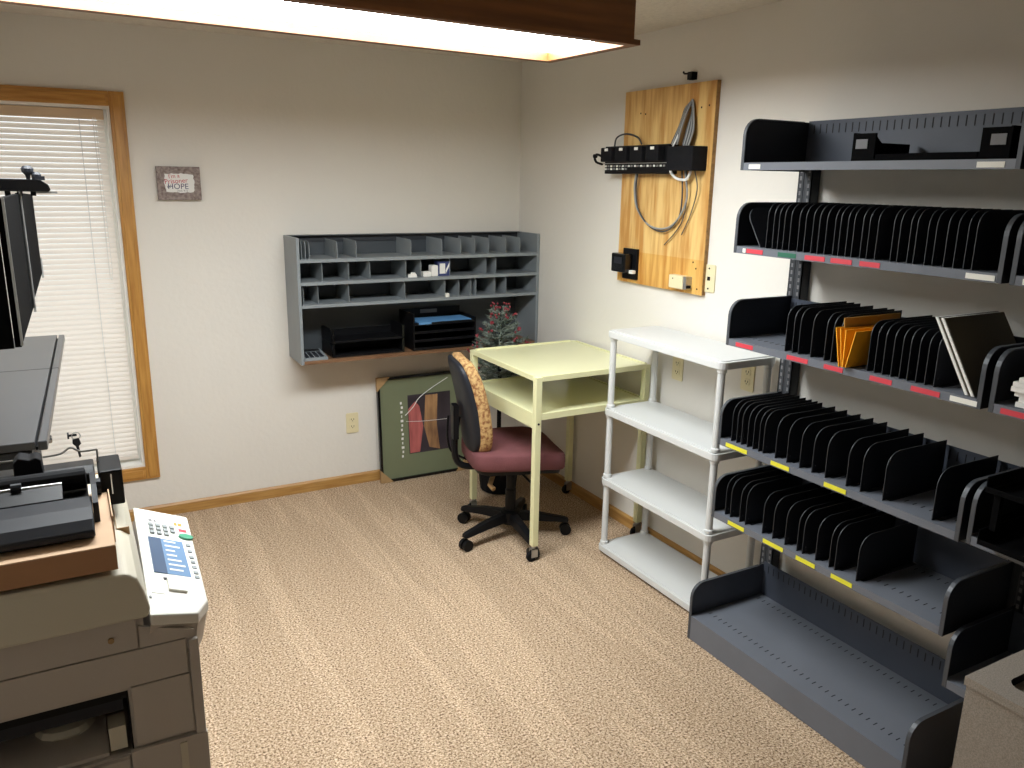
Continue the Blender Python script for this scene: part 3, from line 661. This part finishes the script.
# ================================================================== OUTLETS AND WALL PLATES
def outlet(label, wall, a, zc, kind='outlet', w=.07, h=.115):
    o = thing('wall_outlet' if kind == 'outlet' else 'phone_jack_plate', label, 'outlet' if kind == 'outlet' else 'wall plate', (a, -.003, zc) if wall == 'b' else (-.003, a, zc), local=True, rotz=0 if wall == 'b' else -PI / 2)
    # local: x along the wall, -y into the room (rotz -90deg turns -y to -x)
    part(MB().prism(roundrect(-w / 2, w / 2, -h / 2, h / 2, .006, 3), 'y', -.003, .003), 'plate', 'ivory', o, bevel=.0015)
    if kind == 'outlet':
        for s in (-1, 1):
            q = part(MB().prism(roundrect(-.017, .017, s * .02 - .0135, s * .02 + .0135, .008, 4), 'y', -.0055, -.003), 'socket', 'ivory', o)
            sub(MB().box(-.008, -.0055, -.0062, -.0054, s * .02 - .002, s * .02 + .007).box(.0055, .008, -.0062, -.0054, s * .02 - .002, s * .02 + .007).box(-.002, .002, -.0062, -.0054, s * .02 - .009, s * .02 - .005), 'slot', 'slot', q)
    else:
        part(MB().box(-.008, .008, -.0045, -.003, -.008, .008), 'jack', 'blackm', o)
        for s in (-1, 1): part(MB().lathe([(.004, -.0045), (.004, -.003)], (0, 0, s * .042), axis='y', n=8), 'screw', 'blackm', o)
    return o
outlet('ivory outlet low on the wall beside the framed print', 'b', -1.045, .36)
outlet('small ivory outlet on the wall behind the white shelf unit, nearer the desk', 'r', -1.475, .885)
outlet('ivory outlet on the wall behind the white shelf unit, nearer the rack', 'r', -1.897, .935)
outlet('ivory wall plate with black jack beside the plywood board', 'r', -1.632, 1.30, 'jack')

# ================================================================== PLYWOOD PHONE BOARD
bd = thing('plywood_board', 'upright varnished plywood board mounted on the wall above white shelf unit', 'board', (-.01, -1.31, 1.226))
part(MB().box(-.02, -.001, -1.611, -1.012, 1.226, 2.0835), 'panel', ['ply'], bd)
part(MB().box(-.0201, -.001, -1.6125, -1.611, 1.226, 2.0835), 'cut_edge', 'plyedge', bd)
for (y, z_) in ((-1.13, 1.985), (-1.165, 1.98), (-1.53, 1.985), (-1.575, 1.99), (-1.545, 1.36), (-1.565, 1.335), (-1.58, 1.25)):
    part(MB().lathe([(.004, -.0206), (.004, -.0198)], (0, y, z_), axis='x', n=8), 'screw', 'blackm', bd)
pp = thing('punch_panel', 'black telephone wiring panel with rows of terminals on the plywood board', 'wiring panel', (-.05, -1.16, 1.73))
part(MB().box(-.075, -.0205, -1.405, -.945, 1.722, 1.845), 'chassis', 'black', pp, bevel=.003)
rr = random.Random(9)
for k in range(4):
    y = -1.0 - k * .112
    b_ = part(MB().box(-.112, -.075, y - .045, y + .04, 1.775, 1.838), 'module', 'blackm', pp, bevel=.004)
    sub(MB().box(-.114, -.112, y - .018, y + .006, 1.822, 1.834), 'tag', 'tag', b_)
for r in range(2):
    for k in range(20 if r == 0 else 8):
        y = -.958 - k * .0225
        part(MB().box(-.08, -.0745, y - .005, y + .005, 1.752 - r * .013, 1.760 - r * .013), 'terminal', 'steel' if k % 2 else 'tag', pp)
part(MB().box(-.0755, -.0745, -1.40, -.93, 1.766, 1.770), 'rail', 'steel', pp)
part(MB().tube(smoothpath([(-.08, -.93, 1.80), (-.09, -.90, 1.81), (-.085, -.875, 1.795), (-.08, -.885, 1.775), (-.075, -.925, 1.765)]), .006, 6).pad((-.085, -.878, 1.803), (.02, .024, .02), .7, 10, 6), 'plug_lead', 'black', pp)
cbx = MB().box(-.10, -.0205, -1.585, -1.425, 1.735, 1.832)
tag(cbx.build('junction_box', 'blackm', bevel=.003), 'plain black box beside the wiring panel on the plywood board', 'box')
def cable(pts, r, m, lab, nm='cable'):
    return tag(MB().tube(smoothpath(pts, 7), r, 6).build(nm, m, smooth=True), lab, 'cable', 'cables on the plywood board')
for k in range(6):
    o_ = k * .008
    cable([(-.06, -1.40 - o_, 1.84), (-.045 - .004 * k, -1.432 - o_, 1.92), (-.035, -1.448 - o_ * .8, 1.985 + .004 * k), (-.03, -1.475 - o_ * .3, 1.998 + .003 * k), (-.035, -1.492 - o_ * .2, 1.97), (-.045, -1.478 - o_, 1.90), (-.055, -1.47 - o_ * .9, 1.835)], .0042, 'cable' if k % 2 else 'cabledark', ('light' if k % 2 else 'dark') + ' grey looped cable in the bundle above the black box')
cable([(-.06, -1.395, 1.80), (-.07, -1.43, 1.84), (-.06, -1.45, 1.89), (-.04, -1.46, 1.96)], .004, 'signwhite', 'white cable crossing from wiring panel up to the bundle')
cable([(-.05, -1.16, 1.735), (-.045, -1.145, 1.66), (-.04, -1.165, 1.57), (-.035, -1.25, 1.50), (-.035, -1.36, 1.49), (-.035, -1.44, 1.53), (-.04, -1.50, 1.62), (-.05, -1.49, 1.735)], .0042, 'cable', 'grey cable hanging in a wide loop below the wiring panel')
cable([(-.05, -1.17, 1.735), (-.04, -1.15, 1.65), (-.04, -1.175, 1.565), (-.035, -1.26, 1.493), (-.035, -1.37, 1.48), (-.035, -1.45, 1.54), (-.04, -1.47, 1.63), (-.05, -1.47, 1.735)], .0035, 'cabledark', 'dark cable following the wide loop below the wiring panel')
cable([(-.05, -1.50, 1.735), (-.04, -1.50, 1.62), (-.03, -1.47, 1.53), (-.03, -1.42, 1.47), (-.03, -1.36, 1.42)], .0025, 'cabledark', 'thin loose dark wire dangling from the black box')
cable([(-.05, -1.55, 1.735), (-.04, -1.56, 1.66), (-.03, -1.52, 1.56), (-.03, -1.47, 1.47)], .0025, 'cabledark', 'thin wire dangling below the outer corner of the black box')
cable([(-.06, -1.405, 1.735), (-.055, -1.44, 1.705), (-.05, -1.50, 1.70), (-.05, -1.525, 1.735)], .006, 'signwhite', 'thick white cable bowed beneath the black box')
cable([(-.055, -.99, 1.845), (-.04, -.985, 1.885), (-.035, -1.05, 1.90), (-.04, -1.14, 1.882), (-.06, -1.20, 1.85)], .004, 'cabledark', 'dark cable arching over the wiring panel')
ta = thing('power_adapter', 'black power adapter on the lower corner of the plywood board', 'adapter', (-.05, -1.09, 1.245))
part(MB().box(-.036, -.0205, -1.175, -1.07, 1.243, 1.385), 'bracket', 'black', ta, bevel=.003)
part(MB().box(-.085, -.036, -1.150, -1.045, 1.275, 1.362), 'body', 'blackg', ta, bevel=.006); part(MB().box(-.0862, -.085, -1.13, -1.07, 1.315, 1.345), 'print', 'dkgrey', ta)
part(MB().box(-.06, -.037, -1.178, -1.152, 1.272, 1.288), 'plug', 'paper', ta, bevel=.003)
jb = thing('phone_jack_box', 'ivory phone jack box screwed to the bottom of the plywood board', 'jack box', (-.04, -1.5, 1.245))
part(MB().box(-.055, -.0205, -1.525, -1.435, 1.243, 1.30), 'cover', 'ivory', jb, bevel=.004); part(MB().box(-.052, -.0205, -1.545, -1.526, 1.245, 1.298), 'base', 'steel', jb); part(MB().lathe([(.003, -.0562), (.003, -.0548)], (0, -1.462, 1.285), axis='x', n=8), 'screw', 'blackm', jb)
part(MB().box(-.05, -.03, -1.552, -1.545, 1.25, 1.262), 'terminal', 'blackm', jb)
hk = thing('wall_hook', 'small black bracket on the wall above the plywood board', 'hook', (-.015, -1.45, 2.10))
part(MB().box(-.03, -.001, -1.468, -1.44, 2.098, 2.128), 'block', 'blackm', hk); part(MB().tube([(-.025, -1.44, 2.122), (-.028, -1.418, 2.124)], .004, 6).tube([(-.028, -1.418, 2.124), (-.028, -1.412, 2.132)], .004, 6), 'arm', 'blackm', hk)

# ================================================================== OFFICE CHAIR (faces +x)
ch = thing('office_chair', 'armless swivel chair with burgundy seat and tapestry-edged back tucked under the cream desk', 'chair', (-.583, -1.0, 0), rotz=math.radians(-13), local=True)
def seatwarp(q):
    x, y, z_ = q
    z_ += -.035 * max(0, x - .1) / .15 * .6 + .012 * (y / .22) ** 2
    return (x, y * (1 - .18 * max(0, -x) / .25), z_)
part(MB().pad((.0, 0, .435), (.44, .45, .10), .34, 36, 16, seatwarp), 'seat_cushion', 'seat', ch, smooth=True)
part(MB().pad((.0, 0, .395), (.40, .42, .05), .3, 28, 8, seatwarp), 'seat_pan', 'black', ch, smooth=True)
def backwarp(q):
    x, y, z_ = q
    t = z_ / .25
    y *= (1 - .10 * max(0, t) - .06 * max(0, -t))
    x += .025 * (y / .2) ** 2 * 1.2 - .045 * t - .02 * t * t
    return (x, y, z_)
part(MB().pad((-.198, 0, .685), (.08, .36, .455), .5, 40, 22, backwarp), 'backrest_cushion', 'tan', ch, smooth=True, label='tan patterned tapestry backrest cushion')
part(MB().pad((-.229, 0, .685), (.055, .335, .435), .5, 36, 20, backwarp), 'backrest_shell', 'dkgrey', ch, smooth=True)
part(MB().tube(smoothpath([(-.262, 0, .62), (-.275, 0, .52), (-.27, 0, .42), (-.22, 0, .375), (-.08, 0, .37)], 5), .016, 8).box(-.288, -.262, -.03, .03, .52, .68), 'back_support', 'black', ch)
part(MB().tube(smoothpath([(-.285, .1, .60), (-.29, .1, .5), (-.27, .1, .42), (-.2, .08, .38)], 5), .006, 6), 'support_cord', 'black', ch)
part(MB().box(-.14, .10, -.09, .09, .345, .378), 'mechanism', 'blackm', ch, bevel=.006)
part(MB().tube([(.02, -.06, .355), (.04, -.24, .345)], .006, 6).pad((.045, -.25, .345), (.03, .05, .012), .6, 12, 6), 'height_lever', 'black', ch)
part(MB().tube([(-.10, -.05, .345), (-.13, -.1, .31), (-.12, -.13, .30)], .012, 6), 'tilt_knob', 'scr', ch)
part(MB().lathe([(.026, .10), (.026, .24), (.022, .245), (.022, .35)], (0, 0, 0), n=16), 'gas_column', 'black', ch)
part(MB().lathe([(.045, .07), (.05, .085), (.05, .13), (.032, .14)], (0, 0, 0), n=20), 'hub', 'black', ch)
for k in range(5):
    a = math.radians(205 + 72 * k); ux, uy = math.cos(a), math.sin(a); vx, vy = -uy, ux
    def P(d, s, z_): return (ux * d + vx * s, uy * d + vy * s, z_)
    mb = MB()
    sec = [(.03, .028, .085, .128), (.15, .024, .078, .115), (.27, .02, .066, .09), (.285, .016, .066, .085)]
    vs = [P(d, s, z_) for d, w, za, zb in sec for s, z_ in ((-w, za), (w, za), (w * .7, zb), (-w * .7, zb))]
    fs = [(i * 4 + q, i * 4 + (q + 1) % 4, i * 4 + 4 + (q + 1) % 4, i * 4 + 4 + q) for i in range(3) for q in range(4)] + [(3, 2, 1, 0), (12, 13, 14, 15)]
    lg = part(mb.add(vs, fs), 'leg', 'black', ch, bevel=.004)
    c = MB()
    for s in (-.014, .014):
        ring = []
        for w_ in (-.008, .008):
            ring.append([P(.272 + .027 * math.cos(2 * PI * q / 14), s + w_, .0275 + .027 * math.sin(2 * PI * q / 14)) for q in range(14)])
        c.add(ring[0] + ring[1], [tuple(range(14))[::-1], tuple(range(14, 28))] + [(q, (q + 1) % 14, 14 + (q + 1) % 14, 14 + q) for q in range(14)])
    sub(c, 'castor', 'black', lg)

# ================================================================== COPIER in the foreground
cp = thing('photocopier', 'large grey-beige photocopier with white control panel in the foreground', 'photocopier', (-2.55, -2.45, 0))
cx0, cx1, cyn, cyf = -2.90, -2.222, -2.795, -2.285
bd_ = MB()
bd_.box(cx0, -2.30, cyn + .004, cyf, .815, .955); bd_.box(-2.30, cx1 - .01, cyn + .004, cyf, .815, .86)
bd_.box(-2.335, cx1 - .01, cyn + .004, cyf, .08, .815)                      # operator side
bd_.box(cx0, -2.335, cyn + .33, cyf, .08, .815)                           # rear of the bin recess
bd_.box(cx0, -2.335, cyn + .004, cyn + .33, .08, .690)
part(bd_, 'body', 'copier', cp)
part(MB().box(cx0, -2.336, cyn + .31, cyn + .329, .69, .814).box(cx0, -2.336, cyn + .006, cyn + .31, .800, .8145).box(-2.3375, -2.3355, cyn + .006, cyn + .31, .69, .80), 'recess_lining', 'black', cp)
part(MB().box(cx0, -2.345, cyn + .02, cyn + .05, .770, .80), 'recess_rail', 'dkgrey', cp)
tr_ = part(MB().prism([(cyn + .01, .692), (cyn + .29, .725), (cyn + .29, .732), (cyn + .01, .699)], 'x', cx0 + .05, -2.375), 'output_tray', 'copier', cp)
sub(MB().pad((-2.44, cyn + .12, .712), (.10, .10, .03), .8, 16, 6), 'paper_rest', 'copierlid', tr_)
part(MB().box(-2.372, -2.345, cyn + .01, cyn + .05, .70, .745), 'tray_latch', 'copierlid', cp)
# side panels set proud of the body, gaps between them
def cpan(x0, x1, z0, z1, nm='side_panel', y=0.0, m='copier'): return part(MB().box(x0, x1, cyn - .002 - y, cyn + .004, z0, z1), nm, m, cp, bevel=.0015)
cpan(cx0, -2.312, .893, .951); part(MB().prism([(-2.309, .893), (-2.222, .893), (-2.222, .905), (-2.309, .934)], 'y', cyn - .002, cyn + .004), 'side_panel', 'copier', cp); cpan(cx0, -2.236, .824, .891, y=.001)
cpan(-2.331, -2.2345, .704, .821); cpan(-2.2325, -2.216, .690, .888, 'corner_strip', .004)
cpan(-2.341, -2.214, .40, .698, 'lower_panel', .006); cpan(cx0, -2.344, .40, .686, 'lower_panel', .004); cpan(cx0, -2.214, .08, .396, 'lower_panel', .004)
part(MB().lathe([(.005, -.0065), (.005, 0)], (-2.352, cyn, .92), axis='y', n=10), 'screw', 'scr', cp)
part(MB().box(-2.262, -2.250, cyn - .0105, cyn - .008, .42, .69), 'pale_strip', 'copierlid', cp)
for x in (-2.85, -2.27):
    for y in (cyn + .06, cyf - .06):
        part(MB().lathe([(.03, -.012), (.03, .012)], (x, y, .03), axis='y', n=14).box(x - .015, x + .015, y - .016, y + .016, .035, .085), 'castor', 'blackm', cp)
# lid: rounded end towards the operator
lp = [(cx0, .957), (-2.292, .957), (-2.288, .972), (-2.294, 1.005), (-2.303, 1.032), (-2.318, 1.044), (cx0, 1.052)]
lid = part(MB().prism(lp, 'y', cyn - .022, cyf), 'platen_cover', 'copierlid', cp, bevel=.006, seg=3)
lo = MB()
for q in ((-2.322, -2.300, -2.62, -2.618), (-2.322, -2.300, -2.34, -2.338), (-2.322, -2.3205, -2.62, -2.34)): lo.box(q[0], q[1], q[2], q[3], 1.030, 1.0455)
part(lo, 'cover_groove', 'scr', cp)
# control panel: sloped top facing +x
A = Vector((-2.278, -2.320, .967)); B = Vector((-2.169, -2.316, .920)); D = Vector((-2.290, -2.814, .960)); Cn = Vector((-2.187, -2.731, .920)); C2 = Vector((-2.211, -2.785, .928))
top = [A, B, Cn, C2, D]
low = [Vector((v.x, v.y, v.z - (.022 if i in (1, 2, 3) else .022))) for i, v in enumerate(top)]
bot = [Vector((-2.305, -2.33, .86)), Vector((-2.19, -2.33, .85)), Vector((-2.20, -2.72, .84)), Vector((-2.222, -2.775, .84)), Vector((-2.305, -2.78, .86))]
cpn = part(MB().add(top + low, [(4, 3, 2, 1, 0)] + [(i, (i + 1) % 5, 5 + (i + 1) % 5, 5 + i) for i in range(5)] + [(5, 6, 7, 8, 9)]), 'control_panel', 'copierpale', cp, bevel=.004, label='white sloped control panel')
part(MB().add([v.lerp(Vector((-2.24, -2.5, v.z)), .03) for v in low] + bot, [(4, 3, 2, 1, 0), (5, 6, 7, 8, 9)] + [(i, (i + 1) % 5, 5 + (i + 1) % 5, 5 + i) for i in range(5)]), 'panel_housing', 'copier', cp)
U = (B - A); V_ = (D - A); Nn = V_.cross(U).normalized()
if Nn.z < 0: Nn = -Nn
def on_panel(u0, u1, v0, v1, h, nm, m, oval=False, up=.0):
    if oval: uv = [((u0 + u1) / 2 + (u1 - u0) / 2 * math.cos(2 * PI * k / 16), (v0 + v1) / 2 + (v1 - v0) / 2 * math.sin(2 * PI * k / 16)) for k in range(16)]
    else: uv = [(u0, v0), (u1, v0), (u1, v1), (u0, v1)]
    n = len(uv); vs = [A + U * a + V_ * b + Nn * up for a, b in uv] + [A + U * a + V_ * b + Nn * (up + h) for a, b in uv]
    return sub(MB().add(vs, [tuple(range(n))[::-1], tuple(range(n, 2 * n))] + [(i, (i + 1) % n, n + (i + 1) % n, n + i) for i in range(n)]), nm, m, cpn)
for r in range(3):
    for c_ in range(4 if r < 2 else 3):
        on_panel(.22 + c_ * .125, .295 + c_ * .125, .165 + r * .042, .192 + r * .042, .004, 'key', 'key')
on_panel(.72, .98, .235, .285, .005, 'start_key', 'keygreen', True)
on_panel(.24, .30, .11, .135, .0008, 'print_mark', 'greyp'); on_panel(.33, .37, .11, .135, .0008, 'print_mark', 'greyp')
on_panel(.70, .75, .105, .135, .0008, 'print_mark', 'orange'); on_panel(.77, .84, .105, .135, .0008, 'print_mark', 'orange'); on_panel(.76, .90, .17, .20, .0008, 'print_mark', 'redp')
on_panel(.17, .76, .318, .655, .0016, 'screen', 'lcd'); on_panel(.17, .38, .318, .655, .0008, 'screen_column', 'lcdd', up=.0016)
for r in range(7):
    on_panel(.43, .43 + .28 * random.uniform(.5, 1), .335 + r * .045, .348 + r * .045, .0006, 'screen_text', 'paper', up=.0016)
for r, v in enumerate((.335, .395, .455, .50, .55, .60, .64)):
    on_panel(.82, .89, v, v + .022, .003, 'key', 'key')
on_panel(.30, .62, .69, .71, .0014, 'notch', 'dkgrey'); on_panel(.34, .62, .71, .80, .006, 'tab', 'copierpale')
on_panel(.08, .28, .70, .83, .0012, 'panel_tile', 'copierpale'); on_panel(.66, .90, .70, .80, .0012, 'panel_tile', 'copierpale')
on_panel(.035, .065, .86, .875, .002, 'indicator', 'key')

# ---- cardboard box on the copier lid
cbz = 1.0535
kb = thing('cardboard_box', 'flat brown cardboard box under the black printer on the copier lid', 'box', (-2.6, -2.6, cbz))
part(MB().box(-2.86, -2.329, -2.812, -2.555, cbz, cbz + .041), 'carton', 'card', kb)
part(MB().box(-2.86, -2.33, -2.811, -2.555, cbz + .041, cbz + .043), 'top_flap', 'cardlight', kb)
part(MB().box(-2.328, -2.326, -2.70, -2.56, cbz, cbz + .05), 'side_flap', 'cardlight', kb)
# ---- black printer / typewriter
pz = cbz + .0432
pt = thing('impact_printer', 'black impact printer with metal paper bail standing on the cardboard box', 'printer', (-2.6, -2.6, pz))
fr = [(-2.775, pz + .004), (-2.775, pz + .022), (-2.76, pz + .05), (-2.72, pz + .062), (-2.66, pz + .064), (-2.64, pz + .03), (-2.64, pz)]
fr = [(-2.765, pz), (-2.782, pz + .008), (-2.782, pz + .018), (-2.762, pz + .032), (-2.715, pz + .036), (-2.66, pz + .036), (-2.655, pz + .02), (-2.66, pz)]
part(MB().prism(fr, 'x', -2.86, -2.356), 'front_cover', 'dkgrey', pt, bevel=.003)
part(MB().box(-2.86, -2.36, -2.655, -2.42, pz, pz + .012), 'base', 'black', pt)
part(MB().prism([(-2.70, pz + .036), (-2.655, pz + .054), (-2.56, pz + .045), (-2.56, pz), (-2.70, pz)], 'x', -2.355, -2.346), 'end_cover', 'dkgrey', pt)
part(MB().prism([(-2.645, pz + .012), (-2.645, pz + .032), (-2.60, pz + .045), (-2.59, pz + .012)], 'x', -2.85, -2.40), 'carriage_bed', 'black', pt)
part(MB().lathe([(.008, -2.86), (.020, -2.858), (.020, -2.362), (.008, -2.36)], (0, -2.555, pz + .034), axis='x', n=18), 'platen_roller', 'blackm', pt, smooth=False)
part(MB().tube([(-2.86, -2.60, pz + .050), (-2.40, -2.60, pz + .044)], .003, 8), 'bail_rod', 'steel', pt)
for x in (-2.47, -2.70): part(MB().lathe([(.009, x - .008), (.009, x + .008)], (0, -2.60, pz + .047), axis='x', n=12), 'bail_roller', 'dkgrey', pt)
part(MB().prism([(-2.50, pz), (-2.50, pz + .022), (-2.47, pz + .030), (-2.40, pz + .02), (-2.40, pz)], 'x', -2.86, -2.345), 'rear_cover', 'black', pt, bevel=.003)
for x in (-2.80, -2.42): part(MB().box(x - .02, x + .02, -2.46, -2.42, cbz - .003, pz), 'foot', 'black', pt)
g = part(MB().box(-2.340, -2.299, -2.54, -2.44, pz - .035, pz + .036), 'gear_housing', 'black', pt, bevel=.003)
for (y, z_, r) in ((-2.56, pz + .015, .016), (-2.53, pz - .01, .012)):
    sub(MB().lathe([(r, -2.352), (r, -2.338)], (0, y, z_), axis='x', n=14), 'gear', 'dkgrey', g)
sub(MB().box(-2.32, -2.318, -2.544, -2.54, pz - .01, pz + .03), 'spring_clip', 'chrome', g)
part(MB().tube([(-2.86, -2.47, pz + .050), (-2.475, -2.47, pz + .058)], .0022, 6).tube(smoothpath([(-2.43, -2.47, pz + .058), (-2.40, -2.47, pz + .060), (-2.382, -2.47, pz + .070), (-2.365, -2.47, pz + .060), (-2.337, -2.47, pz + .060)], 4), .002, 6).tube([(-2.337, -2.47, pz + .060), (-2.338, -2.47, pz + .02)], .002, 6), 'paper_bail', 'steel', pt)
part(MB().prism([(-2.478, pz + .026), (-2.43, pz + .026), (-2.432, pz + .062), (-2.44, pz + .068), (-2.45, pz + .064), (-2.468, pz + .070), (-2.478, pz + .06)], 'y', -2.50, -2.455), 'print_head', 'blackm', pt, bevel=.003)

# ================================================================== LONG-TOPPED MACHINE by the window
CA = math.radians(-1.94)
mt_ = thing('machine_table', 'dark office machine with long glossy grey top standing beside the window blind', 'office machine', (-2.438, -1.25, 0), rotz=CA, local=True)
part(MB().box(-.455, -.008, -.75, -.50, 0, 1.028), 'body', 'cabinet', mt_, bevel=.004)
part(MB().box(-.45, -.38, -.50, .70, .96, 1.028), 'support_rail', 'cabinet', mt_); part(MB().box(-.45, -.40, .64, .70, 0, .96), 'leg', 'cabinet', mt_)
for ya, yb in ((-.75, .10), (.104, .745)):
    part(MB().box(-.455, 0, ya, yb, 1.030, 1.05), 'top_panel', 'cabtop', mt_, bevel=.002)
    part(MB().box(.006, .026, ya, yb, 1.026, 1.05), 'side_rail', 'cabtop', mt_, bevel=.003)
    part(MB().box(0, .006, ya + .004, yb - .004, 1.028, 1.036), 'rail_gap', 'black', mt_)
part(MB().lathe([(.011, -.008), (.011, .026), (.008, .028)], (0, -.61, 1.012), axis='x', n=12), 'lock', 'chrome', mt_)
kr = thing('key_ring', 'small bunch of dark keys hanging from the machine lock before the blind', 'keys', (-2.385, -1.86, 1.0))
part(MB().lathe([(.009, -2.396), (.009, -2.392)], (0, -1.86, 1.015), axis='x', n=12).box(-2.394, -2.374, -1.861, -1.859, 1.012, 1.018), 'lock_key', 'dkgrey', kr)
part(MB().tube([(-2.376 + .010 * math.cos(2 * PI * k / 12), -1.86, 1.012 + .010 * math.sin(2 * PI * k / 12)) for k in range(13)], .0014, 5), 'ring', 'steel', kr)
part(MB().prism([(-2.385, 1.004), (-2.37, 1.006), (-2.366, .990), (-2.372, .984), (-2.369, .955), (-2.374, .952), (-2.379, .984), (-2.386, .992)], 'y', -1.8615, -1.859), 'hanging_key', 'dkgrey', kr)

# ================================================================== BLACK HANGING RACK above the cabinet
hr = thing('hanging_rack', 'black rack of hanging panels and steel rods on the glossy machine top', 'rack', (-2.6, -1.8, 1.05))
part(MB().box(-2.86, -2.70, -1.88, -1.68, 1.0505, 1.064), 'foot', 'blackm', hr); part(MB().box(-2.80, -2.77, -1.795, -1.765, 1.064, 1.648), 'post', 'blackm', hr)
part(MB().prism([(-2.86, 1.640), (-2.372, 1.636), (-2.366, 1.640), (-2.370, 1.653), (-2.388, 1.666), (-2.86, 1.670)], 'y', -1.80, -1.76), 'top_bar', 'blackg', hr, bevel=.002)
part(MB().lathe([(.004, 1.664), (.006, 1.676), (.013, 1.684), (.014, 1.692), (.008, 1.699)], (-2.412, -1.78, 0), n=12), 'knob', 'dkgrey', hr); part(MB().lathe([(.010, 1.664), (.011, 1.678), (.006, 1.684)], (-2.394, -1.78, 0), n=10), 'knob', 'dkgrey', hr)
part(MB().box(-2.39, -2.376, -1.79, -1.77, 1.664, 1.674), 'latch', 'dkgrey', hr); part(MB().box(-2.40, -2.352, -1.785, -1.775, 1.632, 1.637), 'latch', 'steel', hr)
for x in (-2.434, -2.405, -2.46): part(MB().box(x - .006, x + .006, -1.79, -1.77, 1.626, 1.640), 'hook', 'blackm', hr)
def slab(q0, q1, th, nm, m='jet'):   # vertical slab between two (x,y,zlow,zhigh) edges
    a = Vector((q0[0], q0[1], 0)); b = Vector((q1[0], q1[1], 0)); n = (b - a).normalized().cross(Vector((0, 0, 1))) * th
    vs = [(q0[0], q0[1], q0[2]), (q1[0], q1[1], q1[2]), (q1[0], q1[1], q1[3]), (q0[0], q0[1], q0[3])]
    vs += [(v[0] - n.x, v[1] - n.y, v[2]) for v in vs]
    return part(MB().add(vs, [(0, 1, 2, 3), (7, 6, 5, 4), (0, 4, 5, 1), (1, 5, 6, 2), (2, 6, 7, 3), (3, 7, 4, 0)]), nm, m, hr)
slab((-2.453, -2.20, 1.321, 1.630), (-2.4365, -1.78, 1.345, 1.630), .012, 'hanging_panel')
slab((-2.434, -1.75, 1.36, 1.632), (-2.417, -1.37, 1.390, 1.620), .012, 'hanging_panel')
slab((-2.80, -2.20, 1.318, 1.628), (-2.466, -2.20, 1.321, 1.630), -.012, 'hanging_panel')
for (x, y, za, zb) in ((-2.4515, -2.203, 1.325, 1.632), (-2.4335, -1.79, 1.335, 1.640), (-2.4165, -1.36, 1.375, 1.435)):
    part(MB().tube([(x, y, za), (x, y, zb)], .0028, 8), 'rod', 'steel', hr)

# ================================================================== SPECKLED CABINET at the rack's end
sx0, sx1, sy0, sy1, sz = -.725, -.445, -3.308, -3.90, .65
sc = thing('speckled_cabinet', 'grey speckled cabinet with a dark rounded opening in its top beside the rack', 'cabinet', (-.58, -3.6, 0))
part(MB().box(sx0 + .004, sx1 - .004, sy1 + .004, sy0 - .004, 0, sz - .02), 'body', 'speckle', sc)
hole = roundrect(sx0 + .055, sx1 - .045, sy1 + .06, sy0 - .055, .03, 5)
bm = bmesh.new()
def loop(pts, z_): return [bm.verts.new((x, y, z_)) for x, y in pts]
rect = [(sx1, sy0), (sx0, sy0), (sx0, sy1), (sx1, sy1)]
rt, rb_ = loop(rect, sz), loop(rect, sz - .02); ht_, hb_ = loop(hole, sz), loop(hole, sz - .10)
for q in range(4): bm.faces.new((rt[q], rb_[q], rb_[(q + 1) % 4], rt[(q + 1) % 4]))
nh = len(hole); per = nh // 4
for q in range(4):
    seg_ = [ht_[q * per + k] for k in range(per)]; nxt = (q + 1) % 4
    bm.faces.new([rt[q]] + seg_[::-1]) if len(seg_) > 1 else None
    bm.faces.new((rt[q], rt[nxt], ht_[nxt * per], seg_[-1]))
nb_side = []
for k in range(nh):
    f = bm.faces.new((ht_[k], ht_[(k + 1) % nh], hb_[(k + 1) % nh], hb_[k])); f.material_index = 1
f = bm.faces.new(hb_); f.material_index = 1
bmesh.ops.recalc_face_normals(bm, faces=bm.faces)
me = bpy.data.meshes.new('top'); bm.to_mesh(me); bm.free(); me.materials.append(M['speckle']); me.materials.append(M['blackm'])
put('top', me, sc)
rs = thing('scissors', 'red-handled scissors lying on the speckled cabinet edge', 'scissors', (-.47, -3.34, sz))
part(MB().tube([(-.475 + .016 * math.cos(2 * PI * k / 14), -3.342 + .022 * math.sin(2 * PI * k / 14), sz + .006) for k in range(15)], .005, 6).tube([(-.475 + .016 * math.cos(2 * PI * k / 14), -3.39 + .022 * math.sin(2 * PI * k / 14), sz + .006) for k in range(15)], .005, 6), 'handle', 'red', rs, smooth=True)
part(MB().prism([(-.48, -3.37), (-.44, -3.375), (-.46, -3.36)], 'z', sz + .003, sz + .007), 'blade', 'steel', rs)
